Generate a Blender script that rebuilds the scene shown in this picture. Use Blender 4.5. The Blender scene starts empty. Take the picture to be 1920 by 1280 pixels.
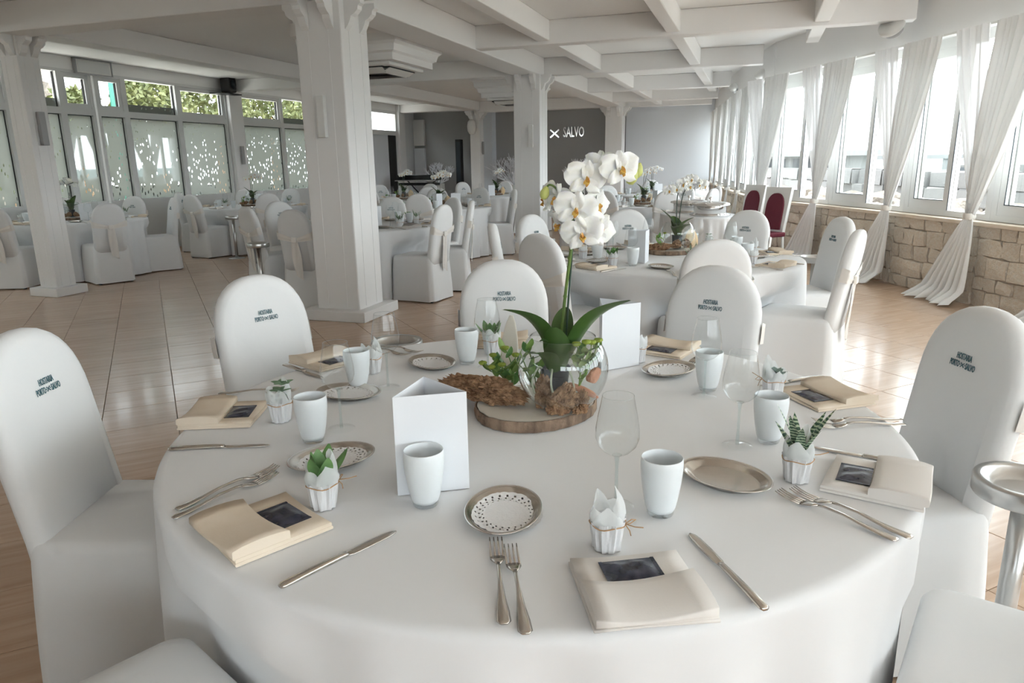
import bpy, bmesh, math, random
from mathutils import Vector, Matrix, noise
random.seed(11)
S = bpy.context.scene
COL = S.collection
PI = math.pi
R = math.radians

# ---------------------------------------------------------------- camera
cam_d = bpy.data.cameras.new('camera'); cam = bpy.data.objects.new('camera', cam_d); COL.objects.link(cam)
cam_d.sensor_width = 36; cam_d.sensor_fit = 'HORIZONTAL'; cam_d.lens = 1335 / 1920 * 36
cam_d.clip_start = .02; cam_d.clip_end = 4000
_p, _r = math.atan(336 / 1335), .0151
_f = Vector((0, math.cos(_p), -math.sin(_p))); _r0 = Vector((1, 0, 0)); _u0 = _r0.cross(_f)
_rt = _r0 * math.cos(_r) - _u0 * math.sin(_r); _up = _u0 * math.cos(_r) + _r0 * math.sin(_r)
_M = Matrix((_rt, _up, -_f)).transposed().to_4x4(); _M.translation = (0, 0, 1.44)
cam.matrix_world = _M
S.camera = cam

# ---------------------------------------------------------------- world, sun, exposure
wd = bpy.data.worlds.new('world'); S.world = wd; wd.use_nodes = True
bg = wd.node_tree.nodes['Background']
bg.inputs[0].default_value = (.875, .955, 1.0, 1); bg.inputs[1].default_value = 1.0
sun_d = bpy.data.lights.new('sun', 'SUN'); sun = bpy.data.objects.new('sun', sun_d); COL.objects.link(sun)
sun_d.energy = 1.6; sun_d.angle = R(6); sun_d.color = (1, .95, .86)
sun.rotation_euler = (R(-24), R(8), 0)
S.view_settings.view_transform = 'Standard'; S.view_settings.look = 'None'
S.view_settings.gamma = 1; S.view_settings.use_curve_mapping = False
S.view_settings.exposure = 3.1

# ---------------------------------------------------------------- room frame: s runs down the hall, p to its right
TH = R(18.7)
AX = Vector((math.sin(TH), math.cos(TH))); BX = Vector((math.cos(TH), -math.sin(TH)))
def W(s, p, z=0): v = AX * s + BX * p; return Vector((v.x, v.y, z))
MROOM = Matrix(((BX.x, AX.x, 0, 0), (BX.y, AX.y, 0, 0), (0, 0, 1, 0), (0, 0, 0, 1)))   # local x = p, y = s

# ---------------------------------------------------------------- materials
def nd(t, typ, loc=None, **kw):
    n = t.nodes.new(typ)
    for k, v in kw.items(): setattr(n, k, v)
    return n
def mat(name, col, rough=.5, metal=0, bump=None, var=None, spec=None, coords='Object', trans=None, sheen=0, rnd=0, alpha=None, coat=0, emit=None):
    m = bpy.data.materials.new(name); m.use_nodes = True; t = m.node_tree; b = t.nodes['Principled BSDF']
    b.inputs['Base Color'].default_value = (*col, 1); b.inputs['Roughness'].default_value = rough; b.inputs['Metallic'].default_value = metal
    if spec is not None: b.inputs['Specular IOR Level'].default_value = spec
    if coat: b.inputs['Coat Weight'].default_value = coat
    if sheen: b.inputs['Sheen Weight'].default_value = sheen
    if trans: b.inputs['Transmission Weight'].default_value = trans
    if alpha is not None: b.inputs['Alpha'].default_value = alpha
    tc = nd(t, 'ShaderNodeTexCoord'); src = tc.outputs[coords]
    colsock = None
    if var:                       # var = (scale, colour2, detail, stretch)
        sc, c2 = var[0], var[1]
        mp = nd(t, 'ShaderNodeMapping'); t.links.new(src, mp.inputs[0])
        if len(var) > 3: mp.inputs['Scale'].default_value = var[3]
        nz = nd(t, 'ShaderNodeTexNoise'); nz.inputs['Scale'].default_value = sc; nz.inputs['Detail'].default_value = var[2] if len(var) > 2 else 4
        t.links.new(mp.outputs[0], nz.inputs['Vector'])
        rp = nd(t, 'ShaderNodeValToRGB'); rp.color_ramp.elements[0].position = .35; rp.color_ramp.elements[1].position = .68
        rp.color_ramp.elements[0].color = (*col, 1); rp.color_ramp.elements[1].color = (*c2, 1)
        t.links.new(nz.outputs['Fac'], rp.inputs[0]); colsock = rp.outputs[0]
    if rnd:
        oi = nd(t, 'ShaderNodeObjectInfo'); hs = nd(t, 'ShaderNodeHueSaturation')
        ma = nd(t, 'ShaderNodeMath', operation='MULTIPLY_ADD'); ma.inputs[1].default_value = rnd; ma.inputs[2].default_value = 1 - rnd / 2
        t.links.new(oi.outputs['Random'], ma.inputs[0]); t.links.new(ma.outputs[0], hs.inputs['Value'])
        if colsock: t.links.new(colsock, hs.inputs['Color'])
        else: hs.inputs['Color'].default_value = (*col, 1)
        colsock = hs.outputs[0]
    if colsock: t.links.new(colsock, b.inputs['Base Color'])
    if bump:                      # (scale, strength, distance)
        nb = nd(t, 'ShaderNodeTexNoise'); nb.inputs['Scale'].default_value = bump[0]; nb.inputs['Detail'].default_value = 4
        t.links.new(src, nb.inputs['Vector'])
        bp = nd(t, 'ShaderNodeBump'); bp.inputs['Strength'].default_value = bump[1]; bp.inputs['Distance'].default_value = bump[2] if len(bump) > 2 else .01
        t.links.new(nb.outputs['Fac'], bp.inputs['Height']); t.links.new(bp.outputs[0], b.inputs['Normal'])
    return m
def schlick(t, f0, k=1.0):        # two-sided reflectance of a thin pane
    lw = nd(t, 'ShaderNodeLayerWeight'); lw.inputs['Blend'].default_value = .5
    pw = nd(t, 'ShaderNodeMath', operation='POWER'); pw.inputs[1].default_value = 5; t.links.new(lw.outputs['Facing'], pw.inputs[0])
    ml = nd(t, 'ShaderNodeMath', operation='MULTIPLY_ADD'); ml.inputs[1].default_value = (1 - f0) * k; ml.inputs[2].default_value = f0 * k; ml.use_clamp = True
    t.links.new(pw.outputs[0], ml.inputs[0]); return ml
def glass_mat(name, tint=(1, 1, 1), refl=1.0, rough=0.0, body=0):
    m = bpy.data.materials.new(name); m.use_nodes = True; t = m.node_tree; t.nodes.remove(t.nodes['Principled BSDF']); out = t.nodes['Material Output']
    tr = nd(t, 'ShaderNodeBsdfTransparent'); tr.inputs[0].default_value = (*tint, 1)
    gl = nd(t, 'ShaderNodeBsdfGlossy'); gl.inputs['Roughness'].default_value = rough
    ml = schlick(t, .04, refl)
    mx = nd(t, 'ShaderNodeMixShader'); t.links.new(ml.outputs[0], mx.inputs[0]); t.links.new(tr.outputs[0], mx.inputs[1]); t.links.new(gl.outputs[0], mx.inputs[2])
    last = mx.outputs[0]
    if body:
        df = nd(t, 'ShaderNodeBsdfDiffuse'); df.inputs[0].default_value = (.85, .9, .9, 1)
        m2 = nd(t, 'ShaderNodeMixShader'); m2.inputs[0].default_value = body
        t.links.new(last, m2.inputs[1]); t.links.new(df.outputs[0], m2.inputs[2]); last = m2.outputs[0]
    t.links.new(last, out.inputs[0]); return m
def sheer_mat(name, col, see, trl):
    m = bpy.data.materials.new(name); m.use_nodes = True; t = m.node_tree; t.nodes.remove(t.nodes['Principled BSDF']); out = t.nodes['Material Output']
    tr = nd(t, 'ShaderNodeBsdfTransparent'); df = nd(t, 'ShaderNodeBsdfDiffuse'); tl = nd(t, 'ShaderNodeBsdfTranslucent')
    df.inputs[0].default_value = (*col, 1); tl.inputs[0].default_value = (*col, 1)
    m1 = nd(t, 'ShaderNodeMixShader'); m1.inputs[0].default_value = trl; t.links.new(df.outputs[0], m1.inputs[1]); t.links.new(tl.outputs[0], m1.inputs[2])
    m2 = nd(t, 'ShaderNodeMixShader'); m2.inputs[0].default_value = see; t.links.new(m1.outputs[0], m2.inputs[1]); t.links.new(tr.outputs[0], m2.inputs[2])
    t.links.new(m2.outputs[0], out.inputs[0]); return m

M = {}
M['plaster'] = mat('white plaster', (.88, .87, .855), .75, bump=(9, .05))
M['beam'] = mat('white painted timber', (.86, .845, .83), .6, bump=(14, .04))
M['column'] = mat('white painted column', (.86, .845, .83), .5, bump=(6, .04))
M['frame'] = mat('white window frame', (.70, .70, .69), .35)
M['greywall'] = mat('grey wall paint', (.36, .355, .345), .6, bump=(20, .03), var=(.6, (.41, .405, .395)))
M['palewall'] = mat('pale blue grey paint', (.74, .765, .80), .6, bump=(20, .03))
M['cloth'] = mat('white tablecloth', (.80, .805, .81), .85, sheen=.2, bump=(22, .10, .004), spec=.2)
M['cover'] = mat('white chair cover', (.80, .80, .795), .85, sheen=.2, bump=(16, .14, .006), spec=.2, rnd=.05)
M['sash'] = mat('ivory satin sash', (.80, .76, .71), .55, sheen=.2, bump=(30, .1, .004))
M['ink'] = mat('dark teal print', (.04, .12, .15), .6)
M['foot'] = mat('dark chair foot', (.02, .03, .04), .4)
M['napkin'] = mat('beige linen napkin', (.72, .61, .48), .9, bump=(260, .12, .002), var=(14, (.76, .66, .54)), spec=.15)
M['napkin_white'] = mat('ivory linen napkin', (.79, .755, .715), .9, bump=(260, .12, .002), spec=.15)
M['sachet'] = mat('glossy navy sachet', (.008, .010, .024), .25, bump=(45, .35, .003), var=(38, (.05, .055, .085), 5))
M['steel'] = mat('polished cutlery steel', (.62, .58, .53), .2, 1, bump=(80, .02))
M['chrome'] = mat('polished stainless steel', (.82, .81, .80), .1, 1)
M['brushed'] = mat('brushed stainless steel', (.55, .55, .54), .28, 1, bump=(60, .04))
M['paper'] = mat('white card', (.83, .85, .88), .7)
M['doily'] = mat('white paper doily', (.82, .82, .82), .8, bump=(140, .5, .004))
M['frost'] = None
M['glass'] = glass_mat('clear drinking glass', (.975, .985, .985), 1.0)
M['bowlglass'] = glass_mat('clear bowl glass', (.94, .965, .96), 2.2)
M['pane'] = glass_mat('window pane', (.97, .99, .985), .8)
M['sheer'] = sheer_mat('sheer white curtain', (.90, .90, .90), .06, .09)
M['sheer_thick'] = sheer_mat('gathered white curtain', (.90, .90, .89), .012, .06)
M['tissue'] = sheer_mat('white tissue paper', (.93, .95, .95), .12, .45)
M['raffia'] = mat('raffia twine', (.50, .30, .15), .8)
M['bark'] = mat('cork bark', (.50, .31, .18), .95, bump=(120, 1.0, .01), var=(48, (.20, .10, .055), 8))
M['barkrim'] = mat('log bark rim', (.34, .24, .17), .95, bump=(60, 1.0, .01), var=(30, (.10, .065, .045), 8, (1, 1, .25)))
M['woodtop'] = mat('pale cut wood', (.66, .61, .53), .7, var=(12, (.72, .68, .61)))
M['leaf'] = mat('glossy orchid leaf', (.035, .085, .02), .33, var=(9, (.075, .145, .035)), bump=(12, .1))
M['leaf2'] = mat('fresh green leaf', (.13, .25, .05), .5, var=(30, (.25, .36, .10)))
M['succ'] = mat('succulent leaf', (.10, .22, .11), .5, var=(40, (.28, .38, .25)))
M['stem'] = mat('green stem', (.16, .24, .05), .5, var=(20, (.07, .13, .03)))
M['darkstem'] = mat('dark support stick', (.03, .06, .04), .5)
M['petal'] = mat('white orchid petal', (.93, .93, .89), .6, sheen=.2)
M['petal'].node_tree.nodes['Principled BSDF'].inputs['Subsurface Weight'].default_value = .25
M['petal'].node_tree.nodes['Principled BSDF'].inputs['Subsurface Radius'].default_value = (.01, .01, .006)
M['lip'] = mat('yellow orchid lip', (.82, .55, .12), .5, var=(90, (.72, .26, .06)))
M['bud'] = mat('pale green bud', (.55, .58, .18), .5)
M['pot'] = mat('dark nursery pot', (.035, .045, .05), .35)
M['peach'] = mat('peach card', (.80, .60, .36), .7)
M['cream'] = mat('cream feather', (.83, .79, .70), .8)
M['black'] = mat('black plastic', (.012, .012, .013), .4)
M['blackgloss'] = mat('black lacquer', (.01, .01, .011), .15)
M['greyplastic'] = mat('grey plastic', (.38, .38, .38), .5)
M['whiteplastic'] = mat('white plastic', (.76, .75, .72), .4)
M['burgundy'] = mat('burgundy ribbed fabric', (.13, .012, .028), .7, bump=(60, .5, .01))
M['coral'] = mat('white coral branch', (.85, .86, .89), .8)
M['stone'] = mat('beige limestone', (.82, .70, .56), .9, bump=(26, .7, .02), var=(7, (.90, .83, .73), 6), rnd=.14)
M['mortar'] = mat('limestone mortar', (.66, .53, .41), .95, bump=(40, .6, .01))
M['ledge'] = mat('sandstone ledge', (.76, .64, .50), .7, var=(8, (.82, .72, .60)))
M['greenmetal'] = mat('green painted metal', (.01, .13, .09), .4)
M['rock'] = mat('darkened sea rock', (.095, .078, .062), .95, bump=(5, .8, .08), var=(2.2, (.15, .135, .118), 6), rnd=.3)  # rock, block, cliff and foliage colours darkened to stand in for lower exposure outdoors
M['block'] = mat('darkened sea wall block', (.125, .122, .119), .9, bump=(6, .4, .03), rnd=.3)
M['cliff'] = mat('darkened cliff rock', (.20, .175, .15), .95, bump=(2, .9, .2), var=(.7, (.10, .08, .065), 8), coords='Generated' if 0 else 'Object')
M['foliage'] = mat('darkened foliage', (.06, .075, .02), .6, var=(3, (.15, .155, .05)))
M['sea'] = mat('darkened sea water', (.055, .092, .10), .5, bump=(.6, .5, .3), coords='Object', spec=.08)  # sea colour darkened so the strong daylight does not wash it out
M['ground'] = mat('pale bounce ground', (.72, .69, .64), .9, var=(1.5, (.78, .76, .72)))  # outside ground kept pale to bounce daylight up to the ceiling
M['housedim'] = mat('darkened white hut paint', (.165, .165, .16), .7)  # hut and container colours darkened below their real tone against overbright daylight
M['housebeige'] = mat('darkened beige container', (.11, .107, .10), .7)
M['houseblue'] = mat('darkened blue canvas', (.02, .085, .115), .7)
M['housedark'] = mat('shaded hut opening', (.05, .053, .056), .7)
M['red'] = mat('faded red canvas', (.2, .04, .027), .7)
M['rootpale'] = mat('pale aerial root', (.45, .47, .36), .7)
M['terracotta'] = mat('terracotta shard', (.50, .22, .13), .8, bump=(40, .4, .006), var=(20, (.60, .32, .22)))
M['mirror'] = mat('mirrored letter', (.85, .84, .82), .08, 1)

# frosted tumbler glass: milky white body
m = mat('frosted white glass', (.80, .835, .85), .28, spec=.5); b = m.node_tree.nodes['Principled BSDF']
b.inputs['Subsurface Weight'].default_value = .5; b.inputs['Subsurface Radius'].default_value = (.02, .02, .02); M['frost'] = m

# striped aloe
m = mat('striped aloe leaf', (.07, .16, .08), .45); t = m.node_tree; b = t.nodes['Principled BSDF']
tc = nd(t, 'ShaderNodeTexCoord'); wv = nd(t, 'ShaderNodeTexWave', wave_type='BANDS', bands_direction='Z'); wv.inputs['Scale'].default_value = 42; wv.inputs['Distortion'].default_value = 3; wv.inputs['Detail Scale'].default_value = 3
rp = nd(t, 'ShaderNodeValToRGB'); rp.color_ramp.elements[0].color = (.03, .09, .05, 1); rp.color_ramp.elements[1].color = (.45, .55, .38, 1); rp.color_ramp.elements[0].position = .45; rp.color_ramp.elements[1].position = .7
t.links.new(tc.outputs['Object'], wv.inputs[0]); t.links.new(wv.outputs[0], rp.inputs[0]); t.links.new(rp.outputs[0], b.inputs['Base Color']); M['aloe'] = m

# polished travertine tiles: streaks along the tile, tone per tile from its grid cell
FT = .40; FA = R(26.5)            # tile size, direction of the diagonal laying
def floor_mat():
    m = bpy.data.materials.new('polished travertine tile'); m.use_nodes = True; t = m.node_tree; b = t.nodes['Principled BSDF']
    g = nd(t, 'ShaderNodeNewGeometry'); mp = nd(t, 'ShaderNodeMapping'); mp.inputs['Rotation'].default_value = (0, 0, -FA)
    t.links.new(g.outputs['Position'], mp.inputs[0])
    sc = nd(t, 'ShaderNodeVectorMath', operation='SCALE'); sc.inputs['Scale'].default_value = 1 / FT; t.links.new(mp.outputs[0], sc.inputs[0])
    fl = nd(t, 'ShaderNodeVectorMath', operation='FLOOR'); t.links.new(sc.outputs[0], fl.inputs[0])
    sx = nd(t, 'ShaderNodeSeparateXYZ'); t.links.new(fl.outputs[0], sx.inputs[0])
    cx = nd(t, 'ShaderNodeCombineXYZ'); t.links.new(sx.outputs[0], cx.inputs[0]); t.links.new(sx.outputs[1], cx.inputs[1])
    wn = nd(t, 'ShaderNodeTexWhiteNoise'); t.links.new(cx.outputs[0], wn.inputs['Vector'])
    off = nd(t, 'ShaderNodeVectorMath', operation='SCALE'); off.inputs['Scale'].default_value = 7; t.links.new(wn.outputs['Color'], off.inputs[0])
    ad = nd(t, 'ShaderNodeVectorMath', operation='ADD'); t.links.new(mp.outputs[0], ad.inputs[0]); t.links.new(off.outputs[0], ad.inputs[1])
    st = nd(t, 'ShaderNodeVectorMath', operation='MULTIPLY'); st.inputs[1].default_value = (2.2, 26, 1); t.links.new(ad.outputs[0], st.inputs[0])
    nz = nd(t, 'ShaderNodeTexNoise'); nz.inputs['Scale'].default_value = 1; nz.inputs['Detail'].default_value = 6; nz.inputs['Distortion'].default_value = .6; t.links.new(st.outputs[0], nz.inputs['Vector'])
    rp = nd(t, 'ShaderNodeValToRGB'); rp.color_ramp.elements[0].position = .3; rp.color_ramp.elements[1].position = .75
    rp.color_ramp.elements[0].color = (.50, .335, .225, 1); rp.color_ramp.elements[1].color = (.62, .445, .32, 1)
    t.links.new(nz.outputs['Fac'], rp.inputs[0])
    hs = nd(t, 'ShaderNodeHueSaturation'); ma = nd(t, 'ShaderNodeMath', operation='MULTIPLY_ADD'); ma.inputs[1].default_value = .10; ma.inputs[2].default_value = .95
    t.links.new(wn.outputs['Value'], ma.inputs[0]); t.links.new(ma.outputs[0], hs.inputs['Value']); t.links.new(rp.outputs[0], hs.inputs['Color']); t.links.new(hs.outputs[0], b.inputs['Base Color'])
    b.inputs['Roughness'].default_value = .22; b.inputs['Specular IOR Level'].default_value = .45; b.inputs['Coat Weight'].default_value = .1; b.inputs['Coat Roughness'].default_value = .09
    nb = nd(t, 'ShaderNodeTexNoise'); nb.inputs['Scale'].default_value = 5; t.links.new(g.outputs['Position'], nb.inputs['Vector'])
    bp = nd(t, 'ShaderNodeBump'); bp.inputs['Strength'].default_value = .05; bp.inputs['Distance'].default_value = .01; t.links.new(nb.outputs['Fac'], bp.inputs['Height']); t.links.new(bp.outputs[0], b.inputs['Normal'])
    return m
M['tile'] = floor_mat()
M['grout'] = mat('tile grout', (.36, .26, .185), .9)

# frosted film with clear leaf cut-outs
def film_mat():
    m = bpy.data.materials.new('frosted leaf film'); m.use_nodes = True; t = m.node_tree; t.nodes.remove(t.nodes['Principled BSDF']); out = t.nodes['Material Output']
    tc = nd(t, 'ShaderNodeTexCoord'); mp = nd(t, 'ShaderNodeMapping'); mp.inputs['Scale'].default_value = (1.5, 1.5, .62); mp.inputs['Rotation'].default_value = (0, 0, 0)
    t.links.new(tc.outputs['Object'], mp.inputs[0])
    vo = nd(t, 'ShaderNodeTexVoronoi'); vo.inputs['Scale'].default_value = 17; vo.inputs['Randomness'].default_value = 1
    t.links.new(mp.outputs[0], vo.inputs['Vector'])
    sp = nd(t, 'ShaderNodeSeparateXYZ'); t.links.new(tc.outputs['Object'], sp.inputs[0])
    # cut-outs grow smaller upward: the printed pattern thins out from the sill to the rail
    mr = nd(t, 'ShaderNodeMapRange'); mr.inputs[1].default_value = 1.0; mr.inputs[2].default_value = 2.3; mr.inputs[3].default_value = .30; mr.inputs[4].default_value = .15
    t.links.new(sp.outputs[2], mr.inputs[0])
    sc = nd(t, 'ShaderNodeSeparateColor'); t.links.new(vo.outputs['Color'], sc.inputs[0])
    gt = nd(t, 'ShaderNodeMath', operation='GREATER_THAN'); gt.inputs[1].default_value = .74; t.links.new(sc.outputs[0], gt.inputs[0])
    lt = nd(t, 'ShaderNodeMath', operation='LESS_THAN'); t.links.new(vo.outputs['Distance'], lt.inputs[0]); t.links.new(mr.outputs[0], lt.inputs[1])
    an = nd(t, 'ShaderNodeMath', operation='MULTIPLY'); t.links.new(gt.outputs[0], an.inputs[0]); t.links.new(lt.outputs[0], an.inputs[1])
    df = nd(t, 'ShaderNodeBsdfDiffuse'); df.inputs[0].default_value = (.25, .265, .245, 1)
    tl = nd(t, 'ShaderNodeBsdfTranslucent'); tl.inputs[0].default_value = (.155, .17, .15, 1)
    m1 = nd(t, 'ShaderNodeMixShader'); m1.inputs[0].default_value = .5; t.links.new(df.outputs[0], m1.inputs[1]); t.links.new(tl.outputs[0], m1.inputs[2])
    tr = nd(t, 'ShaderNodeBsdfTransparent'); tr.inputs[0].default_value = (.8, .86, .85, 1)
    m2 = nd(t, 'ShaderNodeMixShader'); t.links.new(an.outputs[0], m2.inputs[0]); t.links.new(m1.outputs[0], m2.inputs[1]); t.links.new(tr.outputs[0], m2.inputs[2])
    gl = nd(t, 'ShaderNodeBsdfGlossy'); gl.inputs['Roughness'].default_value = .02
    ml = schlick(t, .12, 1.4)
    m3 = nd(t, 'ShaderNodeMixShader'); t.links.new(ml.outputs[0], m3.inputs[0]); t.links.new(m2.outputs[0], m3.inputs[1]); t.links.new(gl.outputs[0], m3.inputs[2])
    t.links.new(m3.outputs[0], out.inputs[0]); return m
M['film'] = film_mat()

# ---------------------------------------------------------------- mesh helpers
class MB:
    def __init__(s): s.v = []; s.f = []; s.sm = []
    def add(s, vs, fs, smooth=False, T=None):
        o = len(s.v)
        s.v += [tuple(T @ Vector(q)) if T is not None else tuple(q) for q in vs]
        s.f += [tuple(i + o for i in f) for f in fs]; s.sm += [smooth] * len(fs); return s
    def box(s, x0, x1, y0, y1, z0, z1, T=None, c=0):
        if not c:
            vs = [(x, y, z) for z in (z0, z1) for y in (y0, y1) for x in (x0, x1)]
            return s.add(vs, [(0, 2, 3, 1), (4, 5, 7, 6), (0, 1, 5, 4), (2, 6, 7, 3), (0, 4, 6, 2), (1, 3, 7, 5)], False, T)
        bm = bmesh.new(); bmesh.ops.create_cube(bm, size=1)
        for v in bm.verts: v.co = Vector(((x0 + x1) / 2 + v.co.x * (x1 - x0), (y0 + y1) / 2 + v.co.y * (y1 - y0), (z0 + z1) / 2 + v.co.z * (z1 - z0)))
        bmesh.ops.bevel(bm, geom=bm.edges[:], offset=c, segments=2, affect='EDGES', profile=.5)
        bm.verts.index_update(); s.add([v.co for v in bm.verts], [[v.index for v in f.verts] for f in bm.faces], False, T); bm.free(); return s
    def lathe(s, prof, n=24, T=None, sx=1, sy=1, smooth=True):
        vs = []; fs = []
        for r, z in prof:
            for i in range(n): a = 2 * PI * i / n; vs.append((r * math.cos(a) * sx, r * math.sin(a) * sy, z))
        for k in range(len(prof) - 1):
            for i in range(n): j = (i + 1) % n; fs.append((k * n + i, k * n + j, (k + 1) * n + j, (k + 1) * n + i))
        if prof[0][0] > 1e-5: fs.append(tuple(range(n - 1, -1, -1))) if prof[0][0] < 9 and s_cap(prof, 0) else None
        if prof[-1][0] > 1e-5 and s_cap(prof, -1): fs.append(tuple((len(prof) - 1) * n + i for i in range(n)))
        fs = [f for f in fs if f]
        return s.add(vs, fs, smooth, T)
    def tube(s, pts, rad, n=8, T=None, smooth=True):
        pts = [Vector(p) for p in pts]; vs = []; fs = []; prev = None
        if not isinstance(rad, (list, tuple)): rad = [rad] * len(pts)
        for i, p in enumerate(pts):
            d = (pts[min(i + 1, len(pts) - 1)] - pts[max(i - 1, 0)]).normalized()
            if prev is None: a = d.orthogonal().normalized()
            else: a = (prev - d * prev.dot(d)); a = a.normalized() if a.length > 1e-6 else d.orthogonal().normalized()
            prev = a; b = d.cross(a)
            for k in range(n): w = 2 * PI * k / n; vs.append(p + (a * math.cos(w) + b * math.sin(w)) * rad[i])
        for i in range(len(pts) - 1):
            for k in range(n): j = (k + 1) % n; fs.append((i * n + k, i * n + j, (i + 1) * n + j, (i + 1) * n + k))
        fs.append(tuple(range(n - 1, -1, -1))); fs.append(tuple((len(pts) - 1) * n + k for k in range(n)))
        return s.add(vs, fs, smooth, T)
    def prism(s, pts, z0, z1, T=None, smooth=False):
        n = len(pts); vs = [(x, y, z0) for x, y in pts] + [(x, y, z1) for x, y in pts]
        fs = [tuple(range(n - 1, -1, -1)), tuple(range(n, 2 * n))] + [(i, (i + 1) % n, n + (i + 1) % n, n + i) for i in range(n)]
        return s.add(vs, fs, smooth, T)
    def grid(s, fn, nu, nv, closed=False, T=None, smooth=True):
        vs = [fn(i / nu if closed else i / (nu - 1), j / (nv - 1)) for j in range(nv) for i in range(nu)]; fs = []
        for j in range(nv - 1):
            for i in range(nu if closed else nu - 1):
                k = (i + 1) % nu; fs.append((j * nu + i, j * nu + k, (j + 1) * nu + k, (j + 1) * nu + i))
        return s.add(vs, fs, smooth, T)
    def mesh(s, name, mt):
        me = bpy.data.meshes.new(name); me.from_pydata(s.v, [], s.f); me.polygons.foreach_set('use_smooth', s.sm); me.materials.append(M[mt] if isinstance(mt, str) else mt); me.update(); return me
    def build(s, name, mt, parent=None): return obj(name, s.mesh(name, mt), parent)
def s_cap(prof, i): return CAP
CAP = False
def lathe_capped(mb, *a, **k):
    global CAP; CAP = True; mb.lathe(*a, **k); CAP = False; return mb
def obj(name, me, parent=None):
    o = bpy.data.objects.new(name, me); COL.objects.link(o)
    if parent: o.parent = parent
    return o
def thing(name, label, cat, loc=(0, 0, 0), rz=0, group=None):
    o = bpy.data.objects.new(name, None); COL.objects.link(o); o.empty_display_size = .05
    o.location = loc; o.rotation_euler = (0, 0, rz); return tag(o, label, cat, group)
def tag(o, label, cat, group=None):
    o['label'] = label; o['category'] = cat
    if group: o['group'] = group
    return o
def struct(o, label=None, cat=None):
    o['kind'] = 'structure'
    if label: o['label'] = label
    if cat: o['category'] = cat
    return o
def dup(root, loc, rz=0, label=None, group=None, cat=None, scale=None):
    r = root.copy(); COL.objects.link(r); r.location = loc; r.rotation_euler = (0, 0, rz)
    if scale: r.scale = (scale,) * 3
    if label: r['label'] = label
    if group: r['group'] = group
    for ch in list(KIDS.get(root.name, root.children)):
        c = ch.copy(); COL.objects.link(c); c.parent = r
        for g in list(KIDS.get(ch.name, ch.children)):
            d = g.copy(); COL.objects.link(d); d.parent = c
    return r
KIDS = {}
def proto(o):                      # remember the children lists so copies are quick
    KIDS[o.name] = [c for c in o.children]
    for c in KIDS[o.name]: KIDS[c.name] = [g for g in c.children]
    return o
def drop(o):
    for c in list(o.children):
        for g in list(c.children): bpy.data.objects.remove(g)
        bpy.data.objects.remove(c)
    bpy.data.objects.remove(o)
def T3(x=0, y=0, z=0, rz=0, rx=0, ry=0):
    return Matrix.Translation((x, y, z)) @ Matrix.Rotation(rz, 4, 'Z') @ Matrix.Rotation(ry, 4, 'Y') @ Matrix.Rotation(rx, 4, 'X')
def text_mesh(name, body, size, ext, mt, sx=1.0, shear=0):
    cu = bpy.data.curves.new(name, 'FONT'); cu.body = body; cu.size = size; cu.extrude = ext; cu.align_x = 'CENTER'; cu.offset = size * .012; cu.shear = shear; cu.space_line = .92; cu.resolution_u = 2
    o = bpy.data.objects.new(name, cu); COL.objects.link(o)
    dg = bpy.context.evaluated_depsgraph_get(); me = bpy.data.meshes.new_from_object(o.evaluated_get(dg)); bpy.data.objects.remove(o); bpy.data.curves.remove(cu)
    for v in me.vertices: v.co.x *= sx
    me.materials.clear(); me.materials.append(M[mt]); return me
def sstep(a, b, x): x = max(0, min(1, (x - a) / (b - a))); return x * x * (3 - 2 * x)

# ================================================================ THE HALL
RW = [(5.57, 20.2), (5.32, 18.9), (5.02, 17.4), (4.76, 16.0), (4.47, 14.5), (4.20, 13.0), (4.02, 11.4), (4.26, 9.85), (4.45, 8.3), (4.56, 6.95), (4.66, 5.5), (4.78, 4.0), (4.90, 2.5), (5.05, 1.0), (5.2, -.5), (5.35, -2.0), (5.5, -3.5), (5.6, -5.0)]
LW = -10.2; END = 20.95; BACK = -7.0
_wl0 = W(BACK, LW); _wl1 = W(END, LW)
ROOM = [(_wl0.x, _wl0.y), (_wl1.x, _wl1.y)] + RW
def inside(x, y, poly=ROOM):
    c = False; j = len(poly) - 1
    for i in range(len(poly)):
        xi, yi = poly[i]; xj, yj = poly[j]
        if (yi > y) != (yj > y) and x < (xj - xi) * (y - yi) / (yj - yi) + xi: c = not c
        j = i
    return c
def flat(poly, z0, z1):
    mb = MB(); mb.prism(poly[::-1], z0, z1); return mb
CEIL = 3.12
floor = struct(flat(ROOM, -.25, -.012).build('floor', 'grout'), 'polished beige travertine floor laid in diagonal square tiles', 'floor')
ceiling = struct(flat(ROOM, CEIL, CEIL + .12).build('ceiling', 'plaster'), 'white plaster ceiling above the painted beams', 'ceiling')
# tiles: the 300 that show largest are single pieces, the others one joined part
tile_mb = MB(); h = FT / 2 - .0015
tile_mb.add([(-h, -h, -.012), (h, -h, -.012), (h, h, -.012), (-h, h, -.012), (-h, -h, -.001), (h, -h, -.001), (h, h, -.001), (-h, h, -.001), (-h + .002, -h + .002, 0), (h - .002, -h + .002, 0), (h - .002, h - .002, 0), (-h + .002, h - .002, 0)],
            [(0, 1, 5, 4), (1, 2, 6, 5), (2, 3, 7, 6), (3, 0, 4, 7), (4, 5, 9, 8), (5, 6, 10, 9), (6, 7, 11, 10), (7, 4, 8, 11), (8, 9, 10, 11)])
tile_me = tile_mb.mesh('floor_tile', 'tile')
cells = []
for i in range(-75, 76):
    for j in range(-75, 76):
        x0, y0 = (i + .5) * FT, (j + .5) * FT
        x = x0 * math.cos(FA) - y0 * math.sin(FA); y = x0 * math.sin(FA) + y0 * math.cos(FA)
        if inside(x, y): cells.append((x, y))
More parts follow.
